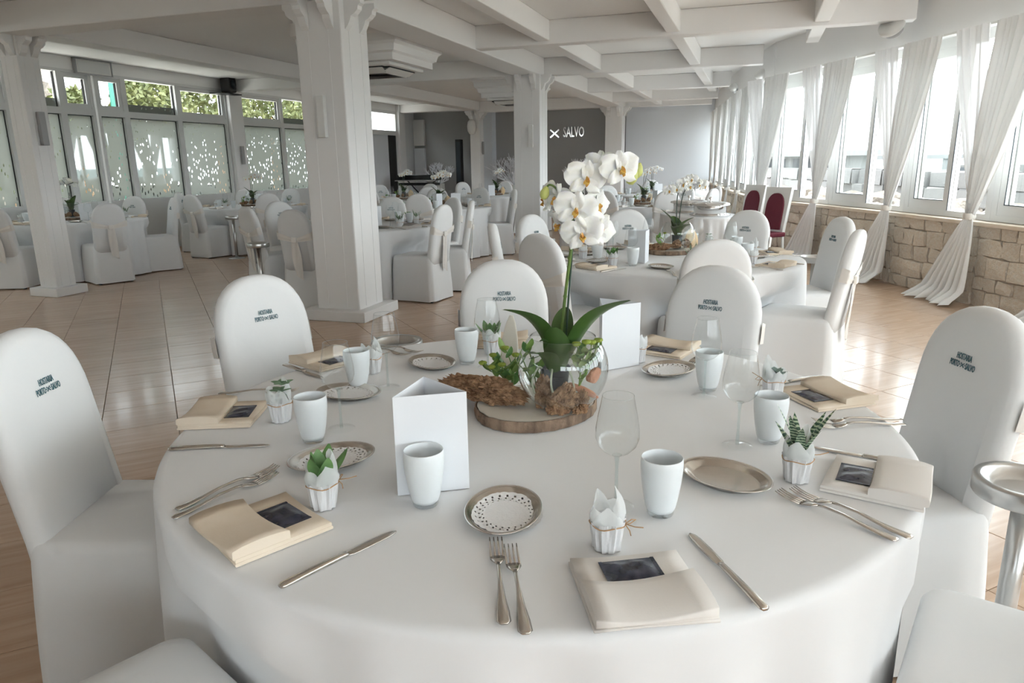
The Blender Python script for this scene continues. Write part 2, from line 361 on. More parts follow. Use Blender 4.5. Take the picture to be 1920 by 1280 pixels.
def seen(x, y):
    if y < 2.2 or abs(x / max(y, .1)) > .74: return 99 + math.hypot(x, y)
    d = math.hypot(x, y)
    if x > -.9 and x < 2.0 and y < 6.6: d += 30
    return d
cells.sort(key=lambda c: seen(*c))
for x, y in cells[:300]:
    o = obj('floor_tile', tile_me, floor); o.location = (x, y, 0); o.rotation_euler.z = FA
rest = MB()
for x, y in cells[300:]: rest.add(tile_mb.v, tile_mb.f, False, T3(x, y, 0, FA))
o = rest.build('floor_tile_field', 'tile', floor); o['kind'] = 'stuff'

# ---- beams, in the room frame (x = p, y = s)
nbeam = 0
def beam(p0, p1, s0, s1, z0, z1=CEIL, label='white painted ceiling beam'):
    global nbeam; nbeam += 1
    mb = MB(); mb.box(p0, p1, s0, s1, z0, z1, MROOM, c=.012)
    return struct(mb.build('trim_%d' % nbeam, 'beam'), label, 'beam')
beam(-3.95, -3.49, -6.5, 20.9, 2.83, label='deep white beam running along the main column row')
beam(-7.92, -7.58, -6.5, 20.9, 2.88, label='deep white beam running along the left post row')
for s in (-.2, 6.05, 12.1, 20.0):
    sl = {12.1: 12.68}.get(s, s)
    beam(-10.1, -7.9, sl - .15, sl + .15, 2.9, label='short white cross beam at the left windows'); beam(-7.6, -3.93, s - .17, s + .17, 2.83, label='white cross beam between the column rows')
def redge(s):                      # p of the right wall at s
    best = 2.0
    for (xa, ya), (xb, yb) in zip(RW[:-1], RW[1:]):
        a = Vector((xa, ya)); b_ = Vector((xb, yb)); sa, sb = a.dot(AX), b_.dot(AX)
        if min(sa, sb) <= s <= max(sa, sb): best = a.dot(BX) + (b_.dot(BX) - a.dot(BX)) * (s - sa) / (sb - sa)
    return best
for p in (-2.6, -1.03, .57):
    s1 = 20.9
    while s1 > 0 and redge(s1) < p + .35: s1 -= .1
    beam(p - .08, p + .08, -3, s1, 2.88, label='slim white lengthwise ceiling beam of the right side')
for s in (-.2, 2.9, 6.0, 9.15, 12.3, 15.6, 18.4, 20.3):
    beam(-3.5, redge(s) - .12, s - .10, s + .10, 2.84, label='white cross beam over the right side of the hall')
# ---- walls
def wall_seg(name, mt, p0, p1, s0, s1, z0, z1, label):
    mb = MB(); mb.box(p0, p1, s0, s1, z0, z1, MROOM); return struct(mb.build(name, mt), label, 'wall')
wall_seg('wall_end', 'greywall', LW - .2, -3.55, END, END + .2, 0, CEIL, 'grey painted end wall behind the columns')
wall_seg('wall_end_right', 'palewall', -3.55, -.9, END - .25, END + .2, 0, CEIL, 'pale blue grey end wall section beside the curtains')
wall_seg('wall_end_pier', 'palewall', -7.95, -7.5, END - .35, END, 0, CEIL, 'grey pier stepping out of the end wall')

# ---- columns
def corbel(mb, T, w, d=.16, hgt=.2):
    pr = [(0, 0), (d, 0), (d, -.035), (d * .86, -.05), (d * .82, -.075), (d * .62, -.10), (d * .42, -.115), (d * .36, -.14), (d * .22, -.175), (d * .06, -.2), (0, -.205)]
    pr = [(a, b * hgt / .2) for a, b in pr]; n = len(pr)
    vs = [(x, -w / 2, z) for x, z in pr] + [(x, w / 2, z) for x, z in pr]
    mb.add(vs, [tuple(range(n)), tuple(range(2 * n - 1, n - 1, -1))] + [(i, n + i, n + (i + 1) % n, (i + 1) % n) for i in range(n)], False, T)
def column(s, p, w, top, label, plinth=.11, cls='column', hb=.24, brackets=True, d=None):
    loc = W(s, p); t = thing('column', label, 'column', loc, -TH)
    d = d or w
    mb = MB(); mb.box(-w / 2, w / 2, -d / 2, d / 2, .0, top, c=.012); sh = mb.build('shaft', 'column', t)
    g = MB()
    for x in (-w * .22, w * .22): g.box(x - .003, x + .003, -d / 2 - .003, -d / 2 + .004, .12, top - .25)
    for x in (-d * .22, d * .22): g.box(w / 2 - .004, w / 2 + .003, x - .003, x + .003, .12, top - .25)
    g.build('groove', 'plaster', sh)
    mb = MB(); q = w / 2 + plinth; mb.box(-q, q, -d / 2 - plinth, d / 2 + plinth, 0, .10, c=.008); mb.build('plinth', 'column', t)
    if brackets:
        for k in range(4):
            a = k * PI / 2; rr = (w / 2 if k % 2 == 0 else d / 2) - .005
            for off in (-w * .27, w * .27):
                mb = MB(); corbel(mb, T3(0, 0, top, a) @ T3(rr, off, 0), .075, .15 if k % 2 else .17, hb); mb.build('corbel', 'column', t)
    return t
column(6.05, -3.72, .46, 2.83, 'thick white square column nearest the camera left of centre')
column(12.1, -3.70, .46, 2.83, 'white square column behind the foreground orchid')
column(20.0, -3.72, .46, 2.83, 'far white column where the pale end wall begins')
column(6.22, -7.78, .26, 2.88, 'slim white post at the left edge of the photo', plinth=.08)
column(12.1, -7.75, .30, 2.88, 'slim white post hidden in line behind the thick column', plinth=.08)
column(20.0, -7.75, .30, 2.88, 'far slim white post carrying a small white speaker', plinth=.08)

# ---- wall lights on columns
def sconce(s, p, z, normal, label, mt='whiteplastic', wd_=.075, hh=.36):
    # normal: 'front' (towards -s) or 'right' (towards +p)
    t = thing('wall_light', label, 'wall light', W(s, p, z), -TH + (0 if normal == 'front' else PI / 2), 'box wall lights on the posts')
    mb = MB(); mb.box(-wd_ / 2, wd_ / 2, -.06, -.012, -hh / 2, hh / 2, c=.004); mb.build('light_housing', mt, t)
    mb = MB(); mb.box(-wd_ * .3, wd_ * .3, -.02, 0, -hh * .4, hh * .4); mb.build('mounting_plate', 'greyplastic', t)
sconce(6.05 - .23, -3.72, 1.86, 'front', 'white box wall light on the thick nearest column')
sconce(12.1 - .23, -3.62, 1.86, 'front', 'white box wall light on the column behind the orchid')
sconce(6.22, -7.78 + .13, 1.88, 'right', 'grey box wall light on the slim left post', 'greyplastic')
sconce(20.0, -7.60, 1.85, 'right', 'small grey box wall light on the far slim post', 'greyplastic')

# ================================================================ LEFT WINDOW WALL
mb = MB(); mb.box(LW - .16, LW, BACK, END, -.3, .86, MROOM); mb.box(LW - .16, LW, 20.1, END + .2, .86, 2.93, MROOM); struct(mb.build('wall_left', 'frame'), 'white panelled parapet under the left windows', 'wall')
mb = MB(); mb.box(LW - .16, LW, BACK, END, 2.93, CEIL, MROOM); struct(mb.build('wall_left_header', 'plaster'), 'white fascia band above the left windows', 'wall')
for i, s in enumerate((-6.6, -.2, 5.85, 12.62, 19.95)):
    mb = MB(); mb.box(LW - .2, LW + .10, s - .19, s + .19, 0, CEIL, MROOM, c=.01); struct(mb.build('trim_%d' % (60 + i), 'column'), 'white wall post between the left window bays', 'post')
sconce(12.62, LW + .10, 1.66, 'right', 'grey box wall light on the wall post between left windows', 'greyplastic')
nwin = 0
def left_window(s0, s1, kind, upper='fixed'):
    """one window column of the left wall: frosted lower pane, transom, upper light"""
    global nwin; nwin += 1
    root = struct(thing('window_%d' % nwin, 'white framed window of the left wall with frosted leaf film below', 'window', W(0, 0), -TH)); x = LW - .04
    def fr(y0, y1, z0, z1, t=.06, dpt=.08, nm='window_frame'):
        mb = MB(); x0, x1 = x - dpt / 2, x + dpt / 2
        mb.box(x0, x1, y0, y0 + t, z0, z1); mb.box(x0, x1, y1 - t, y1, z0, z1); mb.box(x0, x1, y0 + t, y1 - t, z0, z0 + t); mb.box(x0, x1, y0 + t, y1 - t, z1 - t, z1)
        return mb.build(nm, 'frame', root)
    fr(s0, s1, .86, 2.32, .055, .12)
    g = MB(); g.box(x - .045, x + .012, s0 + .055, s0 + .065, .92, 2.26); g.box(x - .045, x + .012, s1 - .065, s1 - .055, .92, 2.26); g.box(x - .045, x + .012, s0 + .065, s1 - .065, 2.252, 2.262); g.build('rubber_seal', 'black', root)
    if kind == 'film':
        mb = MB(); mb.add([(x, s0 + .05, .9), (x, s1 - .05, .9), (x, s1 - .05, 2.27), (x, s0 + .05, 2.27)], [(0, 1, 2, 3)]); mb.build('frosted_pane', 'film', root)
    fr(s0, s1, 2.32, 2.93, .045, .12)
    if upper == 'sash': fr(s0 + .045, s1 - .045, 2.365, 2.885, .07, .07, 'sash_frame')
    mb = MB(); mb.add([(x, s0 + .04, 2.36), (x, s1 - .04, 2.36), (x, s1 - .04, 2.89), (x, s0 + .04, 2.89)], [(0, 1, 2, 3)]); mb.build('upper_pane', 'pane', root)
    g = MB(); e = .12 if upper == 'sash' else .05
    g.box(x - .02, x + .01, s1 - e - .012, s1 - e, 2.36 + e - .04, 2.89 - e + .04); g.build('upper_seal', 'black', root)
    if upper != 'sash':
        mb = MB(); mb.box(x - .001, x + .002, s0 + .05, s1 - .05, 2.365, 2.49); mb.build('film_strip', 'film', root)
    return root
for s0, s1, u in ((5.0, 5.75, 'fixed'), (6.05, 6.95, 'fixed'), (6.95, 7.85, 'sash'), (7.85, 8.72, 'fixed'), (8.72, 9.30, 'sash'), (9.34, 9.92, 'sash'), (9.92, 11.12, 'fixed'), (11.12, 12.42, 'sash'),
                  (12.82, 14.22, 'sash'), (14.22, 15.3, 'fixed'), (15.3, 16.5, 'fixed')):
    left_window(s0, s1, 'film', u)
for s0, s1 in ((-6.4, -4.4), (-4.4, -2.4), (-2.4, -.4), (0, 1.6), (1.6, 3.3), (3.3, 5.0)): left_window(s0, s1, 'film', 'fixed')
# door bay at the far left
def door_bay():
    root = struct(thing('door_1', 'white glazed door with dark opening beside it at the far left', 'door', W(0, 0), -TH)); x = LW - .02
    mb = MB(); mb.box(x - .05, x + .05, 16.5, 19.78, 2.25, 2.38); mb.box(x - .05, x + .05, 16.5, 16.6, 0, 2.93); mb.box(x - .05, x + .05, 17.85, 18.0, 0, 2.93); mb.box(x - .05, x + .05, 19.66, 19.78, 0, 2.93); mb.box(x - .05, x + .05, 16.5, 19.78, 2.85, 2.93); mb.build('door_frame', 'frame', root)
    mb = MB(); mb.box(x - .04, x + .02, 18.0, 19.2, .05, 2.25); mb.build('door_panel', 'palewall', root)
    mb = MB(); mb.box(x - .01, x + .03, 19.2, 19.66, .05, 2.25); mb.build('door_panel', 'blackgloss', root)
    mb = MB(); mb.box(x - .03, x - .02, 16.6, 17.85, .05, 2.25); mb.build('door_panel', 'pot', root)
    mb = MB(); mb.add([(x, 16.6, 2.38), (x, 17.85, 2.38), (x, 17.85, 2.85), (x, 16.6, 2.85), (x, 18, 2.38), (x, 19.66, 2.38), (x, 19.66, 2.85), (x, 18, 2.85)], [(0, 1, 2, 3), (4, 5, 6, 7)]); mb.build('upper_pane', 'pane', root)
door_bay()
# pale cupboard panels in the far left corner
t = struct(thing('door_2', 'pale cupboard door panel in the far left corner', 'door', W(0, 0), -TH))
mb = MB(); mb.box(-10.18, -9.82, END - .12, END - .02, 1.98, 2.75); mb.build('upper_panel', 'whiteplastic', t)
mb = MB(); mb.box(-10.18, -9.82, END - .12, END - .02, .05, 1.90); mb.build('lower_panel', 'palewall', t)
# fixtures on the left wall
t = thing('emergency_light', 'flat white emergency light box over the left windows', 'light', W(9.35, LW + .01, 3.0), -TH)
mb = MB(); mb.box(0, .05, -.33, .33, -.10, .10, c=.006); mb.build('light_housing', 'whiteplastic', t)
mb = MB(); mb.box(.046, .056, -.29, .29, -.075, .075); mb.build('diffuser', 'frame', t)
mb = MB(); mb.box(.0, .062, -.345, -.325, -.115, .115); mb.box(.0, .062, .325, .345, -.115, .115); mb.box(.0, .062, -.345, .345, .10, .115); mb.box(.0, .062, -.345, .345, -.115, -.10); mb.build('edge_trim', 'greyplastic', t)
t = thing('black_speaker', 'small black loudspeaker on a bracket over the left wall post', 'speaker', W(12.3, LW + .22, 2.97), -TH)
mb = MB(); mb.box(-.11, .11, -.11, .11, -.12, .16, c=.03); mb.build('speaker_body', 'black', t)
mb = MB(); mb.box(-.22, .06, -.3, .3, -.15, -.13); mb.build('bracket', 'black', t)
mb = MB(); lathe_capped(mb, [(.07, 0), (.085, .012)], 16, T3(.11, 0, .03, 0, 0, PI / 2)); mb.build('speaker_cone', 'foot', t)
t = thing('white_speaker', 'small round white loudspeaker on the far slim post', 'speaker', W(19.62, -7.75, 2.42), -TH)
mb = MB(); mb.lathe([(.0, -.2), (.07, -.19), (.12, -.1), (.13, .02), (.11, .14), (.06, .2), (0, .21)], 16); mb.build('speaker_body', 'whiteplastic', t)
mb = MB(); mb.box(-.03, .03, .0, .16, -.03, .03); mb.build('bracket', 'whiteplastic', t)
mb = MB(); mb.lathe([(.0, -.13), (.06, -.128), (.085, -.1)], 14, T3(0, -.02, -.06, 0, PI / 2, 0)); mb.build('speaker_cone', 'greyplastic', t)

# ================================================================ RIGHT WINDOW WALL
stone_meshes = []
for k in range(10):
    bm = bmesh.new(); bmesh.ops.create_cube(bm, size=1); bmesh.ops.subdivide_edges(bm, edges=bm.edges[:], cuts=1, use_grid_fill=True)
    rr = random.Random(k)
    for v in bm.verts:
        e = sum(abs(c) > .4 for c in v.co)
        if e == 3: v.co *= .95
        elif e == 2: v.co *= .985
        v.co += Vector((rr.uniform(-.05, .05), rr.uniform(-.12, .12), rr.uniform(-.06, .06)))
    me = bpy.data.meshes.new('stone'); bm.to_mesh(me); bm.free(); me.materials.append(M['stone']); stone_meshes.append(me)
wall_right = thing('wall_right', 'low beige limestone wall under the sea windows', 'wall'); struct(wall_right)
nright = 0
SILL = .82; WTOP = 2.62
TIES = []
def right_bay(A, B, stones=True, idx=0):
    global nright; nright += 1
    A, B = Vector(A), Vector(B); L = (B - A).length; d = (B - A) / L; ang = math.atan2(d.y, d.x)     # local x from far to near end, +y points outdoors
    Tm = T3(A.x, A.y, 0, ang)
    nrm = Vector((-d.y, d.x))
    if nrm.x < 0: nrm = -nrm
    o = 1 if (Tm.to_3x3() @ Vector((0, 1, 0))).x > 0 else -1
    mb = MB(); mb.box(0, L, min(.02 * o, .30 * o), max(.02 * o, .30 * o), -.3, SILL - .04, Tm); mb.build('mortar_core', 'mortar', wall_right)
    if stones:
        z = .0; rr = random.Random(idx * 7 + 1)
        while z < SILL - .07:
            hh = min(rr.uniform(.12, .21), SILL - .045 - z)
            if SILL - .045 - z - hh < .07: hh = SILL - .045 - z
            x = rr.uniform(-.1, 0)
            while x < L:
                ww = rr.uniform(.14, .36); x1 = min(x + ww, L)
                if L - x1 < .08: x1 = L
                xa = max(x, 0)
                if x1 - xa > .03:
                    so = obj('stone', rr.choice(stone_meshes), wall_right)
                    so.matrix_local = Tm @ T3((xa + x1) / 2, .035 * o, z + hh / 2) @ Matrix.Diagonal((x1 - xa - .008, .085 + rr.uniform(-.012, .02), hh - .008, 1))
                x = x1 + .0005
            z += hh
    else:
        mb = MB(); mb.box(0, L, min(.0, .02 * o), max(0, .02 * o), 0, SILL - .04, Tm); mb.build('stone_facing', 'stone', wall_right)
    mb = MB(); ys = sorted((-.05 * o, .32 * o)); mb.box(-.01, L + .01, ys[0], ys[1], SILL - .045, SILL - .005, Tm, c=.006); mb.build('sill_ledge', 'ledge', wall_right)
    # window
    w = struct(thing('window_%d' % (40 + nright), 'tall white sliding window on the sea side', 'window', (0, 0, 0)))
    y0, y1 = sorted((.08 * o, .20 * o))
    mb = MB(); mb.box(0, .075, y0, y1, SILL, WTOP, Tm); mb.box(L - .075, L, y0, y1, SILL, WTOP, Tm); mb.box(.075, L - .075, y0, y1, SILL, SILL + .06, Tm); mb.box(.075, L - .075, y0, y1, WTOP - .10, WTOP, Tm); mb.build('window_frame', 'frame', w)
    for k, yy in enumerate((.105, .155)):
        xs0, xs1 = .075 + .012 * k, L * .53
        ya, yb = sorted(((yy - .02) * o, (yy + .02) * o)); tt = .075
        mb = MB(); mb.box(xs0, xs0 + tt, ya, yb, SILL + .06, WTOP - .10, Tm); mb.box(xs1 - tt, xs1, ya, yb, SILL + .06, WTOP - .10, Tm); mb.box(xs0 + tt, xs1 - tt, ya, yb, SILL + .06, SILL + .16, Tm); mb.box(xs0 + tt, xs1 - tt, ya, yb, WTOP - .19, WTOP - .10, Tm)
        sa = mb.build('sash', 'frame', w)
        mb = MB(); pa, pb = sorted(((yy - .003) * o, (yy + .003) * o)); mb.add([(xs0 + tt, yy * o, SILL + .16), (xs1 - tt, yy * o, SILL + .16), (xs1 - tt, yy * o, WTOP - .19), (xs0 + tt, yy * o, WTOP - .19)], [(0, 1, 2, 3)], False, Tm); mb.build('pane', 'pane', sa)
        if k == 0:
            mb = MB(); sa_, sb_ = sorted(((yy - .022) * o, (yy - .015) * o)); mb.box(xs1, xs1 + .008, sa_, sb_, SILL + .06, WTOP - .10, Tm); mb.box(xs0 + tt, xs0 + tt + .007, sa_, sb_, SILL + .16, WTOP - .19, Tm); mb.box(xs0 + tt, xs1 - tt, sa_, sb_, SILL + .156, SILL + .164, Tm); mb.build('rubber_seal', 'foot', sa)
    # header and outside eave
    ys = sorted((.0, .26 * o)); mb = MB(); mb.box(-.02, L + .02, ys[0], ys[1], WTOP, CEIL, Tm); hd = struct(mb.build('wall_right_header_%d' % nright, 'plaster'), 'white band above the sea windows', 'wall')
    ys = sorted((.26 * o, .6 * o)); mb = MB(); mb.box(-.02, L + .02, ys[0], ys[1], 2.76, 2.84, Tm); ev = struct(mb.build('roof_eave_%d' % nright, 'frame'), 'white roof eave outside the sea windows', 'eave')
    # curtain rail
    ys = sorted((-.07 * o, -.05 * o)); mb = MB(); mb.box(0, L, ys[0], ys[1], WTOP - .01, WTOP + .012, Tm); mb.build('curtain_rail', 'whiteplastic', w)
    return Tm, L, o
BAYS = []
for i, (A, B) in enumerate(zip(RW[:-1], RW[1:])):
    BAYS.append(right_bay(A, B, stones=(3 <= i <= 9), idx=i))

# curtains: sheer panels hung from the rail, tied at the mullion above the sill, flaring to the floor
def curtain(k, Tm, L, o, near=True, tail=(-.25, .35), name_lab=None, fine=True):
    """k: bay whose far end mullion carries the tie"""
    t = thing('sheer_curtain', name_lab, 'curtain', (0, 0, 0), 0, 'sheer curtains of the sea side')
    yin = -.13 * o; zt = SILL + .05; rr = random.Random(k * 3 + 5); ph = rr.uniform(0, 6)
    def panel(x0, x1, np_, wt, amp):
        def fn(u, v):
            z = WTOP - v * (WTOP - zt); e = v ** 1.55
            xt = x0 + (x1 - x0) * u; xb = (u - .5) * wt
            x = xt * (1 - e) + xb * e - .05 * math.sin(v * PI) * (1 if x1 > x0 else -1)
            a = amp * (1 - .65 * v) * math.sin(u * np_ * 2 * PI + ph + 1.2 * v) + .015 * math.sin(u * np_ * 4.7 + 3 * v)
            return (x, yin + a, z)
        mb = MB(); mb.grid(fn, 64 if fine else 30, 22, T=Tm); return mb
    panel(.0, min(.70, L * .47), 8, .10, .022).build('swept_panel', 'sheer_thick', t)
    panel(-.10, -.52, 5, .06, .02).build('far_panel', 'sheer', t)
    x0, x1 = tail
    def fl(u, v):
        e = v ** .8; hw = .045 + e * .0
        xb = x0 + (x1 - x0) * u; x = (u - .5) * .09 * (1 - e) + xb * e + (-.10 * e * e)
        z = zt * (1 - v) + .012; out = .04 * math.sin(u * 7 * 2 * PI + ph) * (.25 + .9 * v)
        y = yin * (1 + .5 * v) - o * .18 * sstep(.82, 1, v) * (.4 + .6 * math.sin(u * 5 + ph) ** 2) + out * (.5 + .5 * v)
        return (x, min(y, -.075) if o > 0 else max(y, .075), max(z, .012 + .015 * abs(math.sin(u * 17))))
    mb = MB(); mb.grid(fl, 56 if fine else 28, 20, T=Tm); mb.build('lower_drape', 'sheer_thick', t)
    mb = MB(); mb.lathe([(.052, -.03), (.058, 0), (.052, .03)], 16, Tm @ T3(0, yin, zt)); mb.build('tie_band', 'sash', t)
labs = {1: 'sheer curtain gathered in the far corner by the pale wall', 2: 'second sheer curtain from the far corner', 3: 'third sheer curtain from the far corner', 4: 'fourth sheer curtain from the far corner', 5: 'narrow sheer curtain behind the white and burgundy chairs', 6: 'sheer curtain at the bend of the window wall',
        7: 'sheer curtain tied left of the slim covered chair', 8: 'sheer curtain falling behind the covered chair with the bow', 9: 'sheer curtain trailing furthest onto the floor at right', 10: 'sheer curtain at the right edge of the photo', 11: 'sheer curtain just beyond the right edge of the photo'}
for k in range(1, 11):
    curtain(k, *BAYS[k], name_lab=labs[k], fine=k > 5, tail=(-.50, .22) if k > 6 else (-.3, .2))

# back wall behind the camera: unseen, its unglazed openings shaped to add fill daylight
_a, _b = Vector((_wl0.x, _wl0.y)), Vector(RW[-1]); _d = _b - _a; _ang = math.atan2(_d.y, _d.x); Tb = T3(_a.x, _a.y, 0, _ang); Lb = _d.length
mb = MB(); mb.box(0, Lb, -.2, 0, -.3, 1.6, Tb); mb.box(0, Lb, -.2, 0, 2.8, CEIL, Tb); mb.box(0, Lb * .62, -.2, 0, 1.6, 2.8, Tb)
for k in range(5): x = Lb * (.62 + .38 * k / 4); mb.box(x - .1, x + .1, -.2, 0, 1.6, 2.8, Tb)
struct(mb.build('wall_back', 'frame'), 'unseen white back wall with openings shaped to add fill daylight', 'wall')

# ---- ceiling fixtures
def aircon(s, p, label, w=1.45):
    t = thing('ceiling_air_conditioner', label, 'air conditioner', W(s, p, 0), -TH, 'ceiling air conditioners in moulded boxes')
    def ring(h0, z0, h1, z1, mb): 
        vs = [(x * h0, y * h0, z0) for x, y in ((-1, -1), (1, -1), (1, 1), (-1, 1))] + [(x * h1, y * h1, z1) for x, y in ((-1, -1), (1, -1), (1, 1), (-1, 1))]
        mb.add(vs, [(i, (i + 1) % 4, 4 + (i + 1) % 4, 4 + i) for i in range(4)])
    mb = MB(); hw = w / 2; pr = [(hw, CEIL), (hw, 2.97), (hw - .04, 2.94), (hw - .05, 2.86), (hw - .09, 2.83), (hw - .11, 2.76), (hw - .15, 2.74), (hw - .15, 2.66)]
    for (a, b), (c, d_) in zip(pr[:-1], pr[1:]): ring(a, b, c, d_, mb)
    mb.add([(x * (hw - .15), y * (hw - .15), 2.66) for x, y in ((-1, -1), (1, -1), (1, 1), (-1, 1))], [(3, 2, 1, 0)]); mb.build('moulded_box', 'beam', t)
    q = hw - .24; mb = MB(); mb.box(-q, q, -q, q, 2.615, 2.66, c=.012); mb.build('grille_panel', 'whiteplastic', t)
    mb = MB(); mb.box(-q * .52, q * .52, -q * .52, q * .52, 2.605, 2.616); mb.build('intake_grille', 'greyplastic', t)
    for k in range(4):
        mb = MB(); Tk = T3(0, 0, 0, k * PI / 2); mb.box(-q * .72, q * .72, q * .66, q * .86, 2.60, 2.614, Tk); mb.build('air_slot', 'black', t)
        mb = MB(); mb.box(-q * .70, q * .70, -.06, .06, -.004, .004, Tk @ T3(0, q * .74, 2.575, 0, R(28))); mb.build('air_flap', 'whiteplastic', t)
aircon(8.75, -4.80, 'moulded white air conditioner box hanging right of the thick column')
aircon(14.2, -4.70, 'farther moulded white air conditioner box behind the orchid column', 1.3)
def puck(x, y, z, label, r=.13):
    t = thing('emergency_lamp', label, 'lamp', (x, y, z), 0, 'round lamps along the window beam')
    mb = MB(); mb.lathe([(0, .03), (r, .03), (r * 1.04, 0), (r, -.03), (r * .8, -.05)], 24, T3(0, 0, 0, R(-60), R(48))); mb.build('lamp_base', 'whiteplastic', t)
    mb = MB(); mb.lathe([(r * .8, -.05), (r * .72, -.085), (r * .4, -.12), (0, -.13)], 24, T3(0, 0, 0, R(-60), R(48))); mb.build('lamp_lens', 'greyplastic', t)
puck(4.14, 8.25, 2.80, 'oval white lamp on the band over the sea windows')
puck(4.05, 12.1, 2.75, 'small white lamp at the bend of the window wall', .09)
puck(4.25, 14.2, 2.75, 'smallest white lamp farther along the window wall', .08)
# ================================================================ OUTDOORS
mb = MB(); mb.add([(6, -60, -.3), (14, -60, -.3), (14, 80, -.3), (6, 80, -.3), (-60, 22, -.3), (6, 22, -.3), (-60, 80, -.3)], [(0, 1, 2, 3), (4, 5, 3, 6)]); struct(mb.build('ground_sea_side', 'ground'), 'ground outside the sea windows, made pale to bounce daylight indoors', 'ground')
mb = MB(); mb.box(-60, LW - .25, -30, 60, -.4, -.3, MROOM); struct(mb.build('ground_garden', 'ground'), 'ground outside the left windows, made pale to bounce daylight indoors', 'ground')
mb = MB(); mb.add([(13.5, -900, -1.2), (3000, -900, -1.2), (3000, 3500, -1.2), (13.5, 3500, -1.2)], [(0, 1, 2, 3)]); o = mb.build('sea', 'sea'); tag(o, 'calm pale sea beyond the stone breakwater', 'sea'); o['kind'] = 'stuff'
bl = []
for k in range(5):
    bm = bmesh.new(); bmesh.ops.create_cube(bm, size=1); bmesh.ops.bevel(bm, geom=bm.edges[:], offset=.06, segments=2, affect='EDGES')
    rr = random.Random(k + 40)
    for v in bm.verts: v.co += Vector([rr.uniform(-.03, .03) for _ in range(3)])
    me = bpy.data.meshes.new('sea_wall_block'); bm.to_mesh(me); bm.free(); me.materials.append(M['block']); bl.append(me)
sw = tag(thing('sea_wall', 'low wall of pale stone blocks along the shore', 'wall', (0, 0, 0)), 'low wall of pale stone blocks along the shore', 'wall')
y = 8.0; rr = random.Random(3)
while y < 40:
    l = rr.uniform(.7, 1.5); hgt = rr.uniform(.38, .5)
    for z in (-.3, .2, .62):
        o = obj('stone_block', rr.choice(bl), sw); o.location = (11.6 + rr.uniform(-.1, .1), y + l / 2 + rr.uniform(-.15, .15), z + .21); o.scale = (.8, l * .97, .43 if z < .6 else hgt); o.rotation_euler.z = rr.uniform(-.06, .06)
    y += l
rm = []
for k in range(6):
    bm = bmesh.new(); bmesh.ops.create_icosphere(bm, subdivisions=3, radius=1)
    for v in bm.verts:
        v.co *= 1 + .35 * noise.noise(v.co * 1.1 + Vector((k * 7, 0, 0))) + .12 * noise.noise(v.co * 3 + Vector((k, 9, 0)))
        v.co.z *= .62
    me = bpy.data.meshes.new('boulder'); bm.to_mesh(me); bm.free(); me.materials.append(M['rock']); rm.append(me)
places = ['nearest the right windows', 'beside the sea wall', 'in the middle of the rocks']
n = 0
rows = ['row nearest the sea windows', 'middle rock row outside', 'rock row before the shore wall']
for j in range(3):
    for k in range(12):
        y = 6.2 + k * 1.75 + j * .6 + rr.uniform(-.15, .15); x = 7.2 + j * 1.45 + rr.uniform(-.1, .1); sc = rr.uniform(.52, .66)
        o = obj('boulder', rr.choice(rm)); o.location = (x, y, -.12 + j * .16); o.scale = (sc, sc * rr.uniform(.95, 1.15), sc * rr.uniform(.8, 1.15)); o.rotation_euler.z = rr.uniform(0, 6)
        tag(o, 'pale boulder, %s from the right in the %s' % (('first', 'second', 'third', 'fourth', 'fifth', 'sixth', 'seventh', 'eighth', 'ninth', 'tenth', 'eleventh', 'twelfth', 'thirteenth', 'last')[k], rows[j]), 'boulder', 'boulders outside the sea windows')
# beach hut
t = thing('beach_hut', 'low white beach hut with a blue canvas front across the shore', 'building', (13.6, 33, -1.0), R(-22))
mb = MB(); mb.box(-2.2, 2.2, -1.5, 1.5, 0, 2.5); mb.build('wall', 'housedim', t)
mb = MB(); mb.box(-2.6, 2.6, -2.0, 1.8, 2.5, 2.72); mb.build('roof', 'housedim', t)
mb = MB(); mb.box(-2.1, 1.2, -1.58, -1.5, .9, 2.0); mb.build('canvas_panel', 'houseblue', t)
for x in (-1.5, -.3, .9):
    mb = MB(); mb.box(x - .45, x + .45, -1.54, -1.5, 2.05, 2.4); mb.build('window_opening', 'housedark', t)
mb = MB(); mb.lathe([(1.4, 0), (.7, .16), (0, .24)], 16, T3(-1.2, -2.8, 1.05)); mb.build('parasol', 'red', t)
t = thing('beach_pavilion', 'distant white beach pavilion on posts with a railing', 'building', (20.5, 38, -1.0), R(-28))
mb = MB(); mb.box(-4, 4, -1.5, 1.5, 2.3, 2.5); mb.build('roof', 'housedim', t)
for x in (-3.6, -1.8, 0, 1.8, 3.6): mb = MB(); mb.box(x - .15, x + .15, -1.4, -1.1, 0, 2.3); mb.build('post', 'housedim', t)
mb = MB(); mb.box(-3.8, 3.8, -1.3, -1.25, .9, 1.5); mb.build('railing', 'housedark', t)
t = thing('storage_container', 'pale storage container by the shore', 'container', (18.8, 28, -1.2), R(-32))
mb = MB(); mb.box(-1.5, 1.5, -.9, .9, 0, 2.3, c=.03); mb.build('body', 'housebeige', t)
mb = MB(); mb.box(-1.4, -.9, -.93, -.9, .1, 2.2); mb.build('door', 'housedark', t)
